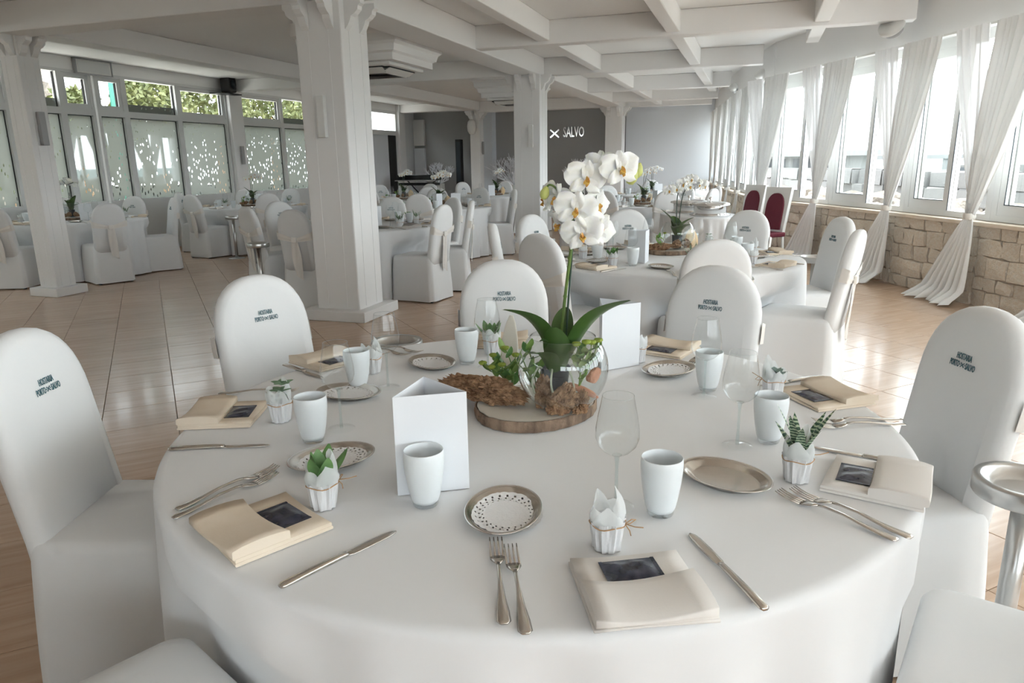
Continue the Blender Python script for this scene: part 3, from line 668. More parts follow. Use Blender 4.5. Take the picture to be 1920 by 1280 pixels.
# garden on the left
def bush(s, p, z, rx, rz, label, nleaf=3000, seed=0):
    rr = random.Random(seed); t = thing('garden_bush', label, 'bush', W(s, p, -.3), -TH, 'bushes outside the left windows'); mb = MB()
    for k in range(nleaf):
        a = rr.uniform(0, 2 * PI); q = rr.uniform(-.2, 1); rad = (1 - max(q, 0) ** 2) ** .5 * rr.uniform(.55, 1.05)
        c = Vector((math.cos(a) * rad * rx, math.sin(a) * rad * rx, z + .3 + q * rz * rr.uniform(.7, 1.05))); sc = rr.uniform(.05, .11)
        u = Vector([rr.gauss(0, 1) for _ in range(3)]).normalized(); w = u.orthogonal().normalized()
        mb.add([c - u * sc, c + w * sc * .45, c + u * sc, c - w * sc * .45], [(0, 1, 2, 3)])
    mb.build('leaves', 'foliage', t)
    mb = MB(); mb.tube([(0, 0, 0), (.1, 0, z * .6), (0, .1, z + .6)], [.12, .09, .05], 8); mb.build('stem', 'bark', t)
for i, (s, p, z, rx, rz) in enumerate(((9.9, -13.2, 1.2, 0.8, 1.0), (11.6, -13.3, 1.8, .85, 1.2), (13.6, -13.2, 2.3, .95, 1.4), (15.8, -13.4, 2.5, 1.0, 1.5), (18.2, -13.5, 2.5, 1.1, 1.5), (8.0, -14.6, 1.6, 1.0, 1.2), (20.6, -13.2, 2.3, 1.1, 1.4))):
    bush(s, p, z, rx, rz, ['yellow green bush below the pale cliff outside', 'leafy bush beside the green pole outside', 'dense bush outside the upper window lights', 'dark leafy bush outside hidden behind the thick column', 'leafy bush outside above the glazed door', 'low bush outside at the far left', 'bush outside the far left corner'][i], seed=i)
def clf(u, v):
    s = -8 + u * 24; z = -.4 + v * 9; q = noise.noise(Vector((s * .45, z * .5, 3))) * 1.1 + noise.noise(Vector((s * 1.3, z * 1.4, 8))) * .4
    w = W(s, -17.5 - v * 3.0 + q); return (w.x, w.y, z)
mb = MB(); mb.grid(clf, 90, 40, smooth=False); tag(mb.build('cliff', 'cliff'), 'pale rock cliff rising outside the left windows', 'cliff')
for i, (s, lab) in enumerate(((11.05, 'green metal pole outside the wide upper light'), (14.05, 'green metal pole outside beyond the wall post'))):
    mb = MB(); w = W(s, -11.6); lathe_capped(mb, [(.07, -.3), (.07, 3.6)], 12, T3(w.x, w.y, 0)); tag(mb.build('green_pole', 'greenmetal'), lab, 'pole')
# ================================================================ FURNITURE PROTOTYPES
def arch(hw, z0, zc, zt, n=18):    # arched-top outline, counter-clockwise from bottom right
    pts = [(hw * .99, z0)]
    pts += [(hw, z0 + (zc - z0) * k / 5) for k in range(1, 5)]
    for k in range(n + 1):
        a = PI * k / n; c, s_ = math.cos(a), math.sin(a)
        pts.append((math.copysign(abs(c) ** .86, c) * hw, zc + abs(s_) ** .9 * (zt - zc)))
    pts += [(-hw, z0 + (zc - z0) * k / 5) for k in range(4, 0, -1)]; pts.append((-hw * .99, z0)); return pts
LEAN = .17
def by(z): return -.215 - LEAN * max(z - .44, 0)      # centre of the backrest at height z
def fit(body, wdt, hgt):
    me = text_mesh('printed_logo', body, .03, .0005, 'ink', 1.0); xs = [v.co.x for v in me.vertices]; ys = [v.co.y for v in me.vertices]
    return [((v.co.x - (min(xs) + max(xs)) / 2) * wdt / (max(xs) - min(xs)), (v.co.y - min(ys)) * hgt / (max(ys) - min(ys)), v.co.z) for v in me.vertices], [tuple(p.vertices) for p in me.polygons]
lg = MB()
for body, wdt, x, y in (('HOSTARIA', .060, 0, .004), ('PORTO', .037, -.031, -.020), ('SALVO', .037, .031, -.020)):
    v_, f_ = fit(body, wdt, .0185); lg.add(v_, f_, False, T3(x, y, 0))
for a in (-1, 1):                   # crossed strokes between the two words
    lg.box(-.0095, .0095, -.0011, .0011, -.0005, .0005, T3(0, -.011, 0, R(42) * a))
lg.box(-.0014, .0014, -.0014, .0014, -.0005, .0005, T3(-.009, -.0105, 0)); lg.box(-.0014, .0014, -.0014, .0014, -.0005, .0005, T3(.009, -.0105, 0))
logo_me = lg.mesh('printed_logo', 'ink')
def make_chair():
    t = thing('covered_chair', 'white covered banquet chair', 'chair')
    rr = random.Random(2)
    # backrest cover: pillow-edged arched slab, leaning
    hw, z0, zc, zt = .198, .40, .80, 1.02; th = .034
    o = arch(hw, z0, zc, zt); n = len(o); rings = []
    def inset(q, k): cx, cz = 0, .72; return ((q[0]) * (1 - k / hw), cz + (q[1] - cz) * (1 - k / .32) if q[1] > z0 + .01 else q[1])
    for k, y in ((.05, th + .004), (.022, th), (.006, th * .72), (0, th * .25), (0, -th * .3), (.008, -th * .75), (.025, -th), (.06, -th - .003)):
        rings.append([(inset(q, k)[0], by(inset(q, k)[1]) + y, inset(q, k)[1]) for q in o])
    vs = [v for r_ in rings for v in r_]; fs = []
    for j in range(len(rings) - 1):
        for i in range(n): k = (i + 1) % n; fs.append((j * n + k, j * n + i, (j + 1) * n + i, (j + 1) * n + k))
    fs.append(tuple(range(n))); fs.append(tuple((len(rings) - 1) * n + i for i in range(n - 1, -1, -1)))
    mb = MB(); mb.add(vs, fs, True); mb.build('backrest_cover', 'cover', t)
    # seat cover with skirt to the floor
    def rr_rect(u, hx, y0, y1, r=.05):
        per = []
        for cx, cy, a0 in ((hx - r, y1 - r, 0), (-hx + r, y1 - r, 90), (-hx + r, y0 + r, 180), (hx - r, y0 + r, 270)):
            for k in range(7): a = R(a0 + 15 * k); per.append((cx + r * math.cos(a), cy + r * math.sin(a)))
        return per
    lev = [(.0, .022), (.15, .018), (.3, .011), (.42, .004), (.455, 0), (.474, -.010), (.481, -.03), (.484, -.07)]
    loops = []
    for z, e in lev:
        per = rr_rect(0, .212 + e, -.245 - max(e, 0) * 1.2, .235 + e)
        sub = []
        for i in range(len(per)):
            a, b_ = per[i], per[(i + 1) % len(per)]; dd = math.hypot(a[0] - b_[0], a[1] - b_[1]); m_ = 6 if dd > .1 else 1
            for k in range(m_): sub.append((a[0] + (b_[0] - a[0]) * k / m_, a[1] + (b_[1] - a[1]) * k / m_))
        w = max(0, 1 - z / .40)
        loops.append([(x * (1 + .022 * w * math.sin(i * 1.07 + 1)), y * (1 + .020 * w * math.sin(i * .9)), max(z + .012 + .006 * w * math.sin(i * .5), .012)) for i, (x, y) in enumerate(sub)])
    n = len(loops[0]); vs = [v for l in loops for v in l]; fs = []
    for j in range(len(loops) - 1):
        for i in range(n): k = (i + 1) % n; fs.append((j * n + i, j * n + k, (j + 1) * n + k, (j + 1) * n + i))
    fs.append(tuple((len(loops) - 1) * n + i for i in range(n)))
    mb = MB(); mb.add(vs, fs, True); mb.build('seat_cover', 'cover', t)
    # sash tied at the rear
    def band(u, v):
        x = (u - .5) * 2; s_ = abs(x); zc_ = .715 + .055 * s_ ** 1.3; hh = .018 + .024 * s_
        z = zc_ + (v - .5) * 2 * hh
        xx = math.copysign(min(s_ / .86, 1) * .203, x); y = by(z) - th - .008 - .01 * max(0, 1 - s_ * 4) + .003 * math.sin(v * 9)
        if s_ > .86: y = by(z) - th - .008 + (s_ - .86) / .14 * .048
        if s_ > .80: xx = math.copysign(.203 + .004 * sstep(.8, .9, s_), x)
        return (xx, y, z)
    mb = MB(); mb.grid(band, 34, 6); sa = mb.build('sash', 'sash', t)
    mb = MB(); y = by(.715) - th - .022; mb.box(-.032, .032, y - .012, y + .012, .69, .745, c=.01); mb.build('knot', 'sash', sa)
    def tail(u, v):
        z = .70 - v * .34; w = .040 + .012 * math.sin(v * 3); pt = max(0, (v - .86) / .14)
        return ((u - .5) * 2 * w * (1 - pt * .0) + .018 * v, by(.70) - th - .018 - .006 * math.sin(u * 9 + v * 4) + .02 * v - .0, z - pt * .05 * (u))
    mb = MB(); mb.grid(tail, 9, 14); mb.build('tail', 'sash', sa)
    # printed logo on the inner face
    lo = obj('printed_logo', logo_me, t); lo.location = (0, by(.865) + th + .0065, .865); lo.rotation_euler = (R(90) - math.atan(LEAN), 0, PI)
    # feet peeping out
    for x in (-.19, .19):
        for y in (-.235, .2):
            mb = MB(); mb.box(x - .014, x + .014, y - .014, y + .014, 0, .06); mb.build('leg', 'foot', t)
    return proto(t)
CH = make_chair()
DIRS = ['right', 'far right', 'far', 'far left', 'left', 'near left', 'near', 'near right']
def d16(a):
    n = ['right', 'right rear', 'far right', 'far right centre', 'far', 'far left centre', 'far left', 'left rear', 'left', 'left front', 'near left', 'near left centre', 'near', 'near right centre', 'near right', 'right front']
    return n[int(((a % 360) + 11.25) // 22.5) % 16]
TABLES = {'T0': ((.056, 1.86), .945, 'the foreground table'), 'T1': ((1.15, 5.15), .92, 'the table beside the stone wall'), 'T2': ((-1.72, 8.35), .90, 'the table behind the thick column'),
          'T3': ((-1.2, 11.65), .90, 'the table before the keyboard'), 'T4': ((-.35, 15.6), .90, 'the table near the coral branches'), 'T5': ((2.05, 11.6), .90, 'the table behind the chafing dishes'),
          'T7': ((3.0, 14.9), .90, 'the table by the pale end wall'), 'T8': ((-2.15, 14.5), .90, 'the table near the glazed door'), 'L1': ((-6.0, 9.95), .90, 'the table under the frosted windows'), 'L2': ((-4.5, 12.7), .90, 'the table below the black speaker')}
CHAIRS = {'T0': [(179.3, 1.09, 0), (228, 1.14, 0), (138.5, 1.13, 0), (94, 1.0, 0), (52.4, .985, 0), (5, 1.0, 0), (323.5, 1.19, 0)],
          'T1': [(181, .97, 0), (140, .97, 0), (95, .97, 0), (47, .97, 0), (4, .97, 0), (315, .97, 10), (269, .97, 0), (220, .97, 0)],
          'T2': [(320, .97, 15), (83, .97, 0), (201, .97, 25), (160, .97, -25), (250, .97, 0), (0, .97, 0), (38, .97, 0)],
          'T3': [(265, .97, 0), (94, .97, 0), (359, .97, 10), (57, .97, 0), (180, .97, 0), (222, .97, 0)], 'T4': [(80, .97, 0), (125, .97, 0), (0, .97, 0)],
          'T5': [(238, .97, 0), (279, .97, 0), (320, .97, 0), (41, .97, 0), (105, .97, 0), (0, .97, 0), (180, .97, 0)], 'T7': [(36, .97, 0), (84, .97, 0), (150, .97, 0), (300, .97, 0)],
          'T8': [(250, .97, 0), (300, .97, 0), (120, .97, 0), (70, .97, 0)], 'L1': [(318, .97, 0), (24, .97, 15), (81, .97, 0), (126, .97, 0), (255, .99, 20), (200, .97, 0)],
          'L2': [(243, .97, 0), (115, .97, 0), (76, .97, 0), (300, .97, 0), (181, .97, 0), (0, .97, 0)]}
def cloth_mesh(rad, angs, n=150, seed=0, hi=False):
    rr = random.Random(seed); ph = [rr.uniform(0, 6.28) for _ in range(6)]; n = 288 if hi else n
    lev = [(rad * k / 6, .76) for k in range(1, 6)] + [(rad - .02, .7602), (rad - .008, .758), (rad, .752), (rad + .004, .742)]
    zs = [.72, .68, .62, .55, .46, .36, .26, .16, .08, .014]
    vs = [(0, 0, .76)]; fs = []
    rows = []
    for r_, z in lev: rows.append([(r_ * math.cos(2 * PI * i / n), r_ * math.sin(2 * PI * i / n), z) for i in range(n)])
    for z in zs:
        g = (0.742 - z) / .73; row = []
        for i in range(n):
            a = 2 * PI * i / n; f = math.sin(19 * a + ph[0] + 1.4 * math.sin(3 * a + ph[1])) * .6 + math.sin(31 * a + ph[2] + math.sin(2 * a + ph[3])) * .4
            q = rad + .004 + .012 * g + (.048 * g ** .65) * (f - .42)
            for ca, cd, _ in angs:
                da = abs((math.degrees(a) - ca + 180) % 360 - 180); tgt = cd - .258
                if tgt < rad:
                    wgt = sstep(21, 13, da) if da > 13 else 1; wgt *= sstep(.66, .5, z); q = q * (1 - wgt) + min(q, tgt) * wgt
            row.append((q * math.cos(a), q * math.sin(a), z))
        rows.append(row)
    for row in rows: vs += row
    for i in range(n): fs.append((0, 1 + i, 1 + (i + 1) % n))
    for j in range(len(rows) - 1):
        for i in range(n): k = (i + 1) % n; fs.append((1 + j * n + i, 1 + (j + 1) * n + i, 1 + (j + 1) * n + k, 1 + j * n + k))
    mb = MB(); mb.add(vs, fs, True); return mb
for key, ((cx, cy), rad, desc) in TABLES.items():
    t = thing('banquet_table', 'round banquet table under a floor length white cloth, ' + desc[4:], 'table', (cx, cy, 0), 0, 'round banquet tables')
    cloth_mesh(rad, CHAIRS[key], seed=len(key) + ord(key[1]), hi=key in ('T0',)).build('tablecloth', 'cloth', t)
    mb = MB(); lathe_capped(mb, [(rad - .03, .72), (rad - .03, .75)], 40); mb.build('tabletop', 'greyplastic', t)
    mb = MB(); lathe_capped(mb, [(.05, 0), (.05, .72)], 12); mb.build('leg', 'black', t)
for key, lst in CHAIRS.items():
    (cx, cy), rad, desc = TABLES[key]
    for a, d, tw in lst:
        ar = R(a); x, y = cx + d * math.cos(ar), cy + d * math.sin(ar)
        dup(CH, (x, y, 0), ar + PI / 2 + R(tw), 'white covered chair, %s side, %s' % (d16(a), desc), 'covered chairs')
drop(CH)

# ================================================================ TABLEWARE PROTOTYPES (origin on the table top)
def wine_glass():
    t = thing('wine_glass', 'wine glass', 'wine glass')
    mb = MB(); mb.lathe([(0, .112), (.012, .113), (.026, .121), (.038, .134), (.0435, .150), (.043, .168), (.039, .195), (.0335, .222), (.031, .236)], 28); mb.build('bowl', 'glass', t)
    mb = MB(); mb.lathe([(.0305, .236), (.0315, .2368), (.0318, .2358)], 28); mb.build('rim', 'glassrim', t)
    mb = MB(); mb.lathe([(.0045, .004), (.0035, .03), (.0033, .09), (.005, .108), (.010, .113)], 12); mb.build('stem', 'glassrim', t)
    mb = MB(); mb.lathe([(.0365, .0012), (.036, .002), (.02, .0035), (.0045, .006)], 28); mb.build('foot', 'glass', t)
    return proto(t)
M['glassrim'] = glass_mat('thick clear glass', (.90, .94, .94), 2.0, .02, .05)
def tumbler():
    t = thing('frosted_tumbler', 'tumbler', 'glass')
    mb = MB(); mb.lathe([(0, .010), (.026, .010), (.0295, .018), (.034, .04), (.038, .066), (.0405, .09), (.0412, .106), (.0405, .1195), (.0395, .121), (.0386, .1195), (.0392, .106), (.0383, .09), (.0355, .066), (.031, .04), (.027, .022), (0, .018)], 30); mb.build('cup', 'frost', t)
    mb = MB(); mb.lathe([(0, .0008), (.0245, .0008), (.026, .004), (.0265, .0105)], 24); mb.build('base', 'glass', t)
    return proto(t)
def dish(doily):
    t = thing('steel_dish', 'oval steel dish', 'dish')
    mb = MB(); mb.lathe([(0, .004), (.060, .004), (.068, .006), (.077, .013), (.086, .0165), (.0885, .0165), (.0890, .0150), (.0865, .0140), (.077, .010), (.066, .0010), (0, .0010)], 48, sx=.86, sy=1.16); mb.build('plate', 'steel', t)
    mb = MB(); mb.lathe([(.086, .0168), (.0875, .0180), (.0892, .0168)], 48, sx=.86, sy=1.16); mb.build('rim', 'chrome', t)
    return proto(t)
def doily():
    n = 96; mb = MB(); vs = [(0, 0, .0)]; 
    for k, r_ in enumerate((.3, .62, .66, .70, .74, .8, .86, .90, 1.0)):
        for i in range(n):
            a = 2 * PI * i / n; q = r_ * .076
            if k == 8: q *= 1 + .035 * abs(math.sin(a * 12)) 
            zz = 0 if k < 7 else (.002 if k == 7 else .004)
            if 1 < k < 8: zz += .0007 * (((i // 2) + k) % 2)
            vs.append((q * math.cos(a) * .92, q * math.sin(a) * 1.12, zz))
    fs = [(0, 1 + i, 1 + (i + 1) % n) for i in range(n)]
    for j in range(8):
        for i in range(n):
            if j in (2, 4, 6) and i % 4 == (j % 3): continue        # punched holes of the lace edge
            k = (i + 1) % n; fs.append((1 + j * n + i, 1 + (j + 1) * n + i, 1 + (j + 1) * n + k, 1 + j * n + k))
    mb.add(vs, fs, False); return mb.mesh('paper_doily', 'doily')
def strip(mb, secs, T=None):       # secs: (y, half width, z centre, half thickness), lofted with rounded hexagon sections
    vs = []; fs = []
    for y, w, z, h in secs: vs += [(-w, y, z), (-w * .6, y, z + h), (w * .6, y, z + h), (w, y, z), (w * .6, y, z - h), (-w * .6, y, z - h)]
    for j in range(len(secs) - 1):
        for i in range(6): k = (i + 1) % 6; fs.append((j * 6 + i, j * 6 + k, (j + 1) * 6 + k, (j + 1) * 6 + i))
    fs.append((5, 4, 3, 2, 1, 0)); e = (len(secs) - 1) * 6; fs.append(tuple(e + i for i in range(6))); mb.add(vs, fs, True, T)
def fork():                        # tines point to +y
    t = thing('fork', 'fork', 'fork')
    mb = MB(); strip(mb, [(-.122, .007, .0025, .0014), (-.116, .0115, .003, .0018), (-.09, .0105, .0035, .0018), (-.06, .007, .006, .0018), (-.02, .0038, .0115, .002), (.02, .0034, .0125, .0022), (.036, .0042, .0105, .002)]); mb.build('handle', 'steel', t)
    mb = MB(); strip(mb, [(.032, .004, .011, .002), (.046, .0105, .0075, .0013), (.056, .0132, .0052, .0012), (.068, .0133, .0040, .0011)]); mb.build('head', 'steel', t)
    for k in range(4):
        x = (k - 1.5) * .0074; mb = MB(); strip(mb, [(.066, .0024, .0040, .001), (.09, .0021, .0045, .001), (.108, .0018, .0075, .001), (.121, .0009, .0115, .0007)], T3(x)); mb.build('tine', 'steel', t)
    return proto(t)
def knife():
    t = thing('table_knife', 'knife', 'knife')
    mb = MB(); strip(mb, [(-.122, .006, .004, .0025), (-.117, .0095, .0045, .0035), (-.08, .0085, .0048, .004), (-.02, .0068, .0048, .0042), (.004, .0060, .0046, .0038), (.012, .0072, .0042, .003)]); mb.build('handle', 'steel', t)
    mb = MB(); strip(mb, [(.010, .0062, .0035, .0014), (.022, .0095, .003, .0011), (.06, .0105, .0028, .001), (.10, .0098, .0026, .0009), (.116, .007, .0024, .0008), (.123, .0015, .0022, .0005)], T3(.001)); mb.build('blade', 'steel', t)
    return proto(t)
def napkin(mt):
    t = thing('folded_napkin', 'napkin', 'napkin')
    def slab(x0, x1, y0, y1, z0, th, fold, nm, par=None, sag=0, puff=0):    # fold: +1 rounded fold on the outer (-y) edge
        mb = MB(); pr = []; r_ = th / 2
        for k in range(7): a = PI / 2 + PI * k / 6; pr.append((y0 + r_ + r_ * math.cos(a), z0 + r_ + r_ * math.sin(a)))
        pr += [(y1 - .001, z0), (y1, z0 + th * .3), (y1, z0 + th * .7), (y1 - .001, z0 + th)] + [(y1 + (y0 - y1) * k / 6, z0 + th + puff * math.sin(PI * k / 6) ** .7) for k in range(1, 6)]
        n = len(pr); nx = 8; vs = []
        for i in range(nx):
            u = i / (nx - 1); x = x0 + (x1 - x0) * u; b_ = .0012 * math.sin(u * 5 + y0 * 30) + sag * (u - .5) ** 2
            vs += [(x, y + .0022 * math.sin(u * 4 + z0 * 300), max(z + b_ * (z > z0 + th * .5), 0.0005)) for y, z in pr]
        fs = []
        for i in range(nx - 1):
            for k in range(n): q = (k + 1) % n; fs.append((i * n + k, (i + 1) * n + k, (i + 1) * n + q, i * n + q))
        fs.append(tuple(range(n))); fs.append(tuple((nx - 1) * n + k for k in range(n - 1, -1, -1)))
        mb.add(vs, fs, False); q_ = mb.build(nm, mt, par or t); q_.data.polygons.foreach_set('use_smooth', [True] * (len(fs) - 2) + [False] * 2); return q_
    slab(-.097, .097, -.095, .097, .0005, .0055, 1, 'lower_layer'); slab(-.094, .095, -.094, .095, .0064, .005, 1, 'upper_layer', sag=.006)
    slab(-.096, .093, -.101, .008, .0122, .0075, 1, 'folded_flap', sag=.035, puff=.005)
    return proto(t)
def sachet():
    t = thing('navy_sachet', 'sachet', 'sachet')
    def fn(u, v):
        x = (u - .5) * .098; y = (v - .5) * .066; e = min(u, 1 - u, v, 1 - v); return (x, y, .0012 + .004 * sstep(0, .3, e) + .0008 * math.sin(u * 14 + v * 6) * sstep(.05, .2, e))
    mb = MB(); mb.grid(fn, 20, 14); mb.build('wrapper', 'sachet', t)
    mb = MB(); mb.box(-.049, -.043, -.033, .033, .001, .0021); mb.box(.043, .049, -.033, .033, .001, .0021); mb.build('sealed_edge', 'sachet', t)
    return proto(t)
def leaf_mb(mb, L, w, T, curl=.3, fold=.25, nu=5, nv=9, tip=1.0, thick=False):
    def fn(u, v):
        x = (u - .5) * 2; wd_ = w * (math.sin(PI * min(v * .92 + .06, 1)) ** .75) * (1 - .0 * v) * (1 if tip == 1 else (1 - v) ** (tip - 1))
        return (x * wd_, -curl * L * v * v + fold * wd_ * abs(x) * 0 - fold * wd_ * (1 - x * x) * .5, L * v)
    mb.grid(fn, nu, nv, T=T)
def pot(kind):
    t = thing('succulent_pot', 'pot', 'plant pot'); rr = random.Random(kind)
    n = 40
    def wrap(u, v):
        a = 2 * PI * u; r_ = (.0235 + .008 * v + (.0022 * math.sin(a * 9 + kind) + .0014 * math.sin(a * 14 + v * 3))); return (r_ * math.cos(a), r_ * math.sin(a), .001 + v * .058)
    mb = MB(); mb.grid(wrap, n, 8, True, smooth=False); mb.add([(.023 * math.cos(2 * PI * i / 20), .023 * math.sin(2 * PI * i / 20), .0012) for i in range(20)], [tuple(range(19, -1, -1))]); mb.add([(.029 * math.cos(2 * PI * i / 20), .029 * math.sin(2 * PI * i / 20), .052) for i in range(20)], [tuple(range(20))]); mb.build('paper_wrap', 'wrap', t)
    for k in range(5):
        a0 = 2 * PI * k / 5 + rr.uniform(-.3, .3); hgt = rr.uniform(.035, .055) if k else .075
        def tis(u, v, a0=a0, hgt=hgt, q=rr.uniform(0, 6)):
            a = a0 + (u - .5) * 1.7; r_ = .029 + .016 * v + .006 * math.sin(u * 8 + q) * v - .018 * v * v * (1 if hgt < .06 else 1.5); z = .052 + hgt * v * (1 - .75 * abs(u - .5) ** 1.2 * 1.6)
            return (r_ * math.cos(a), r_ * math.sin(a), z)
        mb = MB(); mb.grid(tis, 10, 8); mb.build('tissue_paper', 'tissue', t)
    mb = MB(); mb.tube([(.0325 * math.cos(2 * PI * i / 24), .0325 * math.sin(2 * PI * i / 24), .052 + .002 * math.sin(i)) for i in range(25)], .0011, 6)
    mb.tube([(.032, 0, .052), (.042, .008, .058), (.048, .02, .052), (.040, .012, .048), (.033, .0, .051)], .001, 5); mb.tube([(.032, 0, .052), (.05, -.012, .055), (.066, -.02, .06)], .001, 5); mb.tube([(.032, 0, .051), (.04, .0, .04), (.042, .004, .028)], .001, 5); mb.build('raffia_bow', 'raffia', t)
    if kind == 0:                   # striped aloe
        for k in range(9):
            a = k * 2.4; tl = .25 + .12 * (k % 3); mb = MB(); leaf_mb(mb, .092 + .014 * ((k * 5) % 4), .0125, T3(0, 0, .05, a, -tl * 1.15), curl=-.12, tip=1.25, fold=.5); mb.build('leaf', 'aloe', t)
    elif kind == 1:                 # broad fresh leaves
        for k in range(7):
            a = k * 2.4; mb = MB(); leaf_mb(mb, .062 + .008 * (k % 3), .016, T3(0, 0, .058, a, -.55 - .25 * (k % 3)), curl=.25, fold=.3); mb.build('leaf', 'leafmid', t)
    elif kind == 2:                 # stacked rosette
        for j in range(3):
            for k in range(5): a = k * 1.257 + j * .6; mb = MB(); leaf_mb(mb, .030, .0125, T3(.006 * j, 0, .062 + .02 * j, a, -.9), curl=-.4, fold=.5); mb.build('leaf', 'succ', t)
    elif kind == 3:                 # pale echeveria
        for k in range(8): a = k * 2.4; mb = MB(); leaf_mb(mb, .040, .014, T3(0, 0, .058, a, -.45 - .05 * k), curl=-.3, fold=.4); mb.build('leaf', 'succpale', t)
    return proto(t)
M['wrap'] = mat('silvery white paper wrap', (.74, .74, .75), .45, bump=(60, .3, .004))
M['leafmid'] = mat('mid green leaf', (.07, .19, .05), .45, var=(30, (.16, .30, .10)))
M['succpale'] = mat('pale blue green succulent', (.24, .33, .30), .5)
def menu():
    t = thing('menu_card', 'menu', 'menu card'); w, h_ = .152, .218; hgt = w * .866
    P = [(-w / 2, -hgt / 3), (w / 2, -hgt / 3), (0, hgt * 2 / 3)]
    for i in range(3):
        a, b_ = Vector(P[i]), Vector(P[(i + 1) % 3]); d = (b_ - a).normalized(); nn = Vector((d.y, -d.x)) * .0004
        mb = MB(); q = [a + nn, b_ + nn, b_ - nn, a - nn]; mb.prism([tuple(v) for v in q], .0005, h_); mb.build('panel', 'paper', t)
    return proto(t)
GL = wine_glass(); TU = tumbler(); DI = dish(0); DO = doily(); FO = fork(); KN = knife(); NA = napkin('napkin'); NW = napkin('napkin_white'); SA = sachet(); PT = [pot(k) for k in range(5)]; ME = menu()
TZ = .7615
def vrot(a, b): return math.atan2(b[1] - a[1], b[0] - a[0]) - PI / 2       # rotation taking +y onto a->b
def put(pr, x, y, rz, label, group, z=TZ): return dup(pr, (x, y, z), rz, label, group)
def put_doily(x, y, rz, label, group, z=TZ + .0062):
    o = obj('paper_doily', DO); o.location = (x, y, z); o.rotation_euler.z = rz; return tag(o, label, 'doily', group)
# ---- foreground table, each piece where the photo shows it
c0 = TABLES['T0'][0]
def rad_rot(x, y, c=c0): return math.atan2(y - c[1], x - c[0]) + PI / 2      # +y of the piece points to the centre
for x, y, r_, lab, pr in ((.200, 1.020, 7, 'ivory folded napkin at the near place, lit brightest', NW), (-.485, 1.245, -46, 'beige folded napkin at the near left place', NA), (-.805, 1.885, -86, 'beige folded napkin at the left place beside the floor', NA), (-.655, 2.44, -130, 'beige folded napkin at the rear left place', NA),
                  (-.035, 2.68, 178, 'beige folded napkin behind the orchid leaves', NA), (.565, 2.53, 145, 'beige folded napkin right behind the farther menu card', NA), (.905, 1.965, 106, 'beige folded napkin at the right rear place', NA), (.775, 1.40, 57, 'ivory folded napkin at the near right place', NW)):
    put(pr, x, y, R(r_), lab + ' of the foreground table', 'napkins on the foreground table')
    sx, sy = x - math.sin(R(r_)) * .043, y + math.cos(R(r_)) * .043
    put(SA, sx, sy, R(r_ + 2), 'glossy navy sachet tucked in the ' + lab.split('folded ')[1].replace(', lit brightest', ''), 'navy sachets on the napkins', TZ + .0117)
for a, b_, lab in (((-.018, .934), (-.036, 1.187), 'left one of the two forks at the near place'), ((.014, .914), (-.009, 1.159), 'right one of the two forks at the near place'), ((-.69, 1.327), (-.545, 1.524), 'upper one of the two forks at the near left place'), ((-.680, 1.290), (-.535, 1.487), 'lower one of the two forks at the near left place'),
                   ((-.90, 2.09), (-.665, 2.095), 'fork above the left beige napkin'), ((-.56, 2.62), (-.385, 2.50), 'first fork behind the rear left goblet'), ((-.52, 2.655), (-.345, 2.535), 'second fork behind the rear left goblet'), ((.70, 2.50), (.605, 2.33), 'fork behind the rear right goblet'),
                   ((1.02, 1.775), (.80, 1.765), 'upper fork at the right rear place'), ((1.01, 1.742), (.79, 1.728), 'lower fork at the right rear place'), ((.722, 1.177), (.585, 1.364), 'right one of the two forks at the near right place'), ((.690, 1.170), (.553, 1.352), 'left one of the two forks at the near right place')):
    put(FO, (a[0] + b_[0]) / 2, (a[1] + b_[1]) / 2, vrot(a, b_), 'steel ' + lab + ' of the foreground table', 'forks on the foreground table')
for a, b_, lab in (((-.39, 1.044), (-.227, 1.226), 'near the left front rim'), ((.385, .963), (.326, 1.200), 'right of the brightest napkin'), ((-.855, 1.646), (-.609, 1.667), 'below the left beige napkin'), ((-.80, 2.40), (-.62, 2.235), 'before the rear left napkin'), ((.912, 1.477), (.735, 1.591), 'above the near right napkin'), ((.97, 2.16), (.78, 2.09), 'behind the right rear napkin')):
    put(KN, (a[0] + b_[0]) / 2, (a[1] + b_[1]) / 2, vrot(a, b_), 'steel table knife lying ' + lab + ' of the foreground table', 'knives on the foreground table')
for x, y, lab, dl in ((-.022, 1.285, 'in front of the white menu card', 1), (-.428, 1.56, 'left of the menu card', 1), (-.497, 2.055, 'behind the left goblet', 1), (-.278, 2.375, 'beside the rear frosted tumbler', 1), (.514, 2.25, 'right of the farther menu card', 1), (.46, 1.428, 'without a doily, right of the front tumbler', 0)):
    r_ = rad_rot(x, y); put(DI, x, y, r_, 'oval steel dish ' + lab, 'steel dishes on the foreground table')
    if dl: put_doily(x + .006, y - .004, r_ + .3, 'white lace paper doily on the steel dish ' + lab, 'paper doilies')
for x, y, lab in ((-.182, 1.337, 'standing before the menu card'), (-.507, 1.692, 'beside the left beige napkin'), (-.485, 2.14, 'behind the left goblet'), (-.158, 2.40, 'standing alone at the rear of the table'), (.288, 1.283, 'in front, right of the tissue wrapped pot'), (.63, 1.645, 'beside the striped aloe pot'), (.592, 2.06, 'behind the rear right goblet')):
    put(TU, x, y, 0, 'white frosted tumbler ' + lab, 'frosted tumblers on the foreground table')
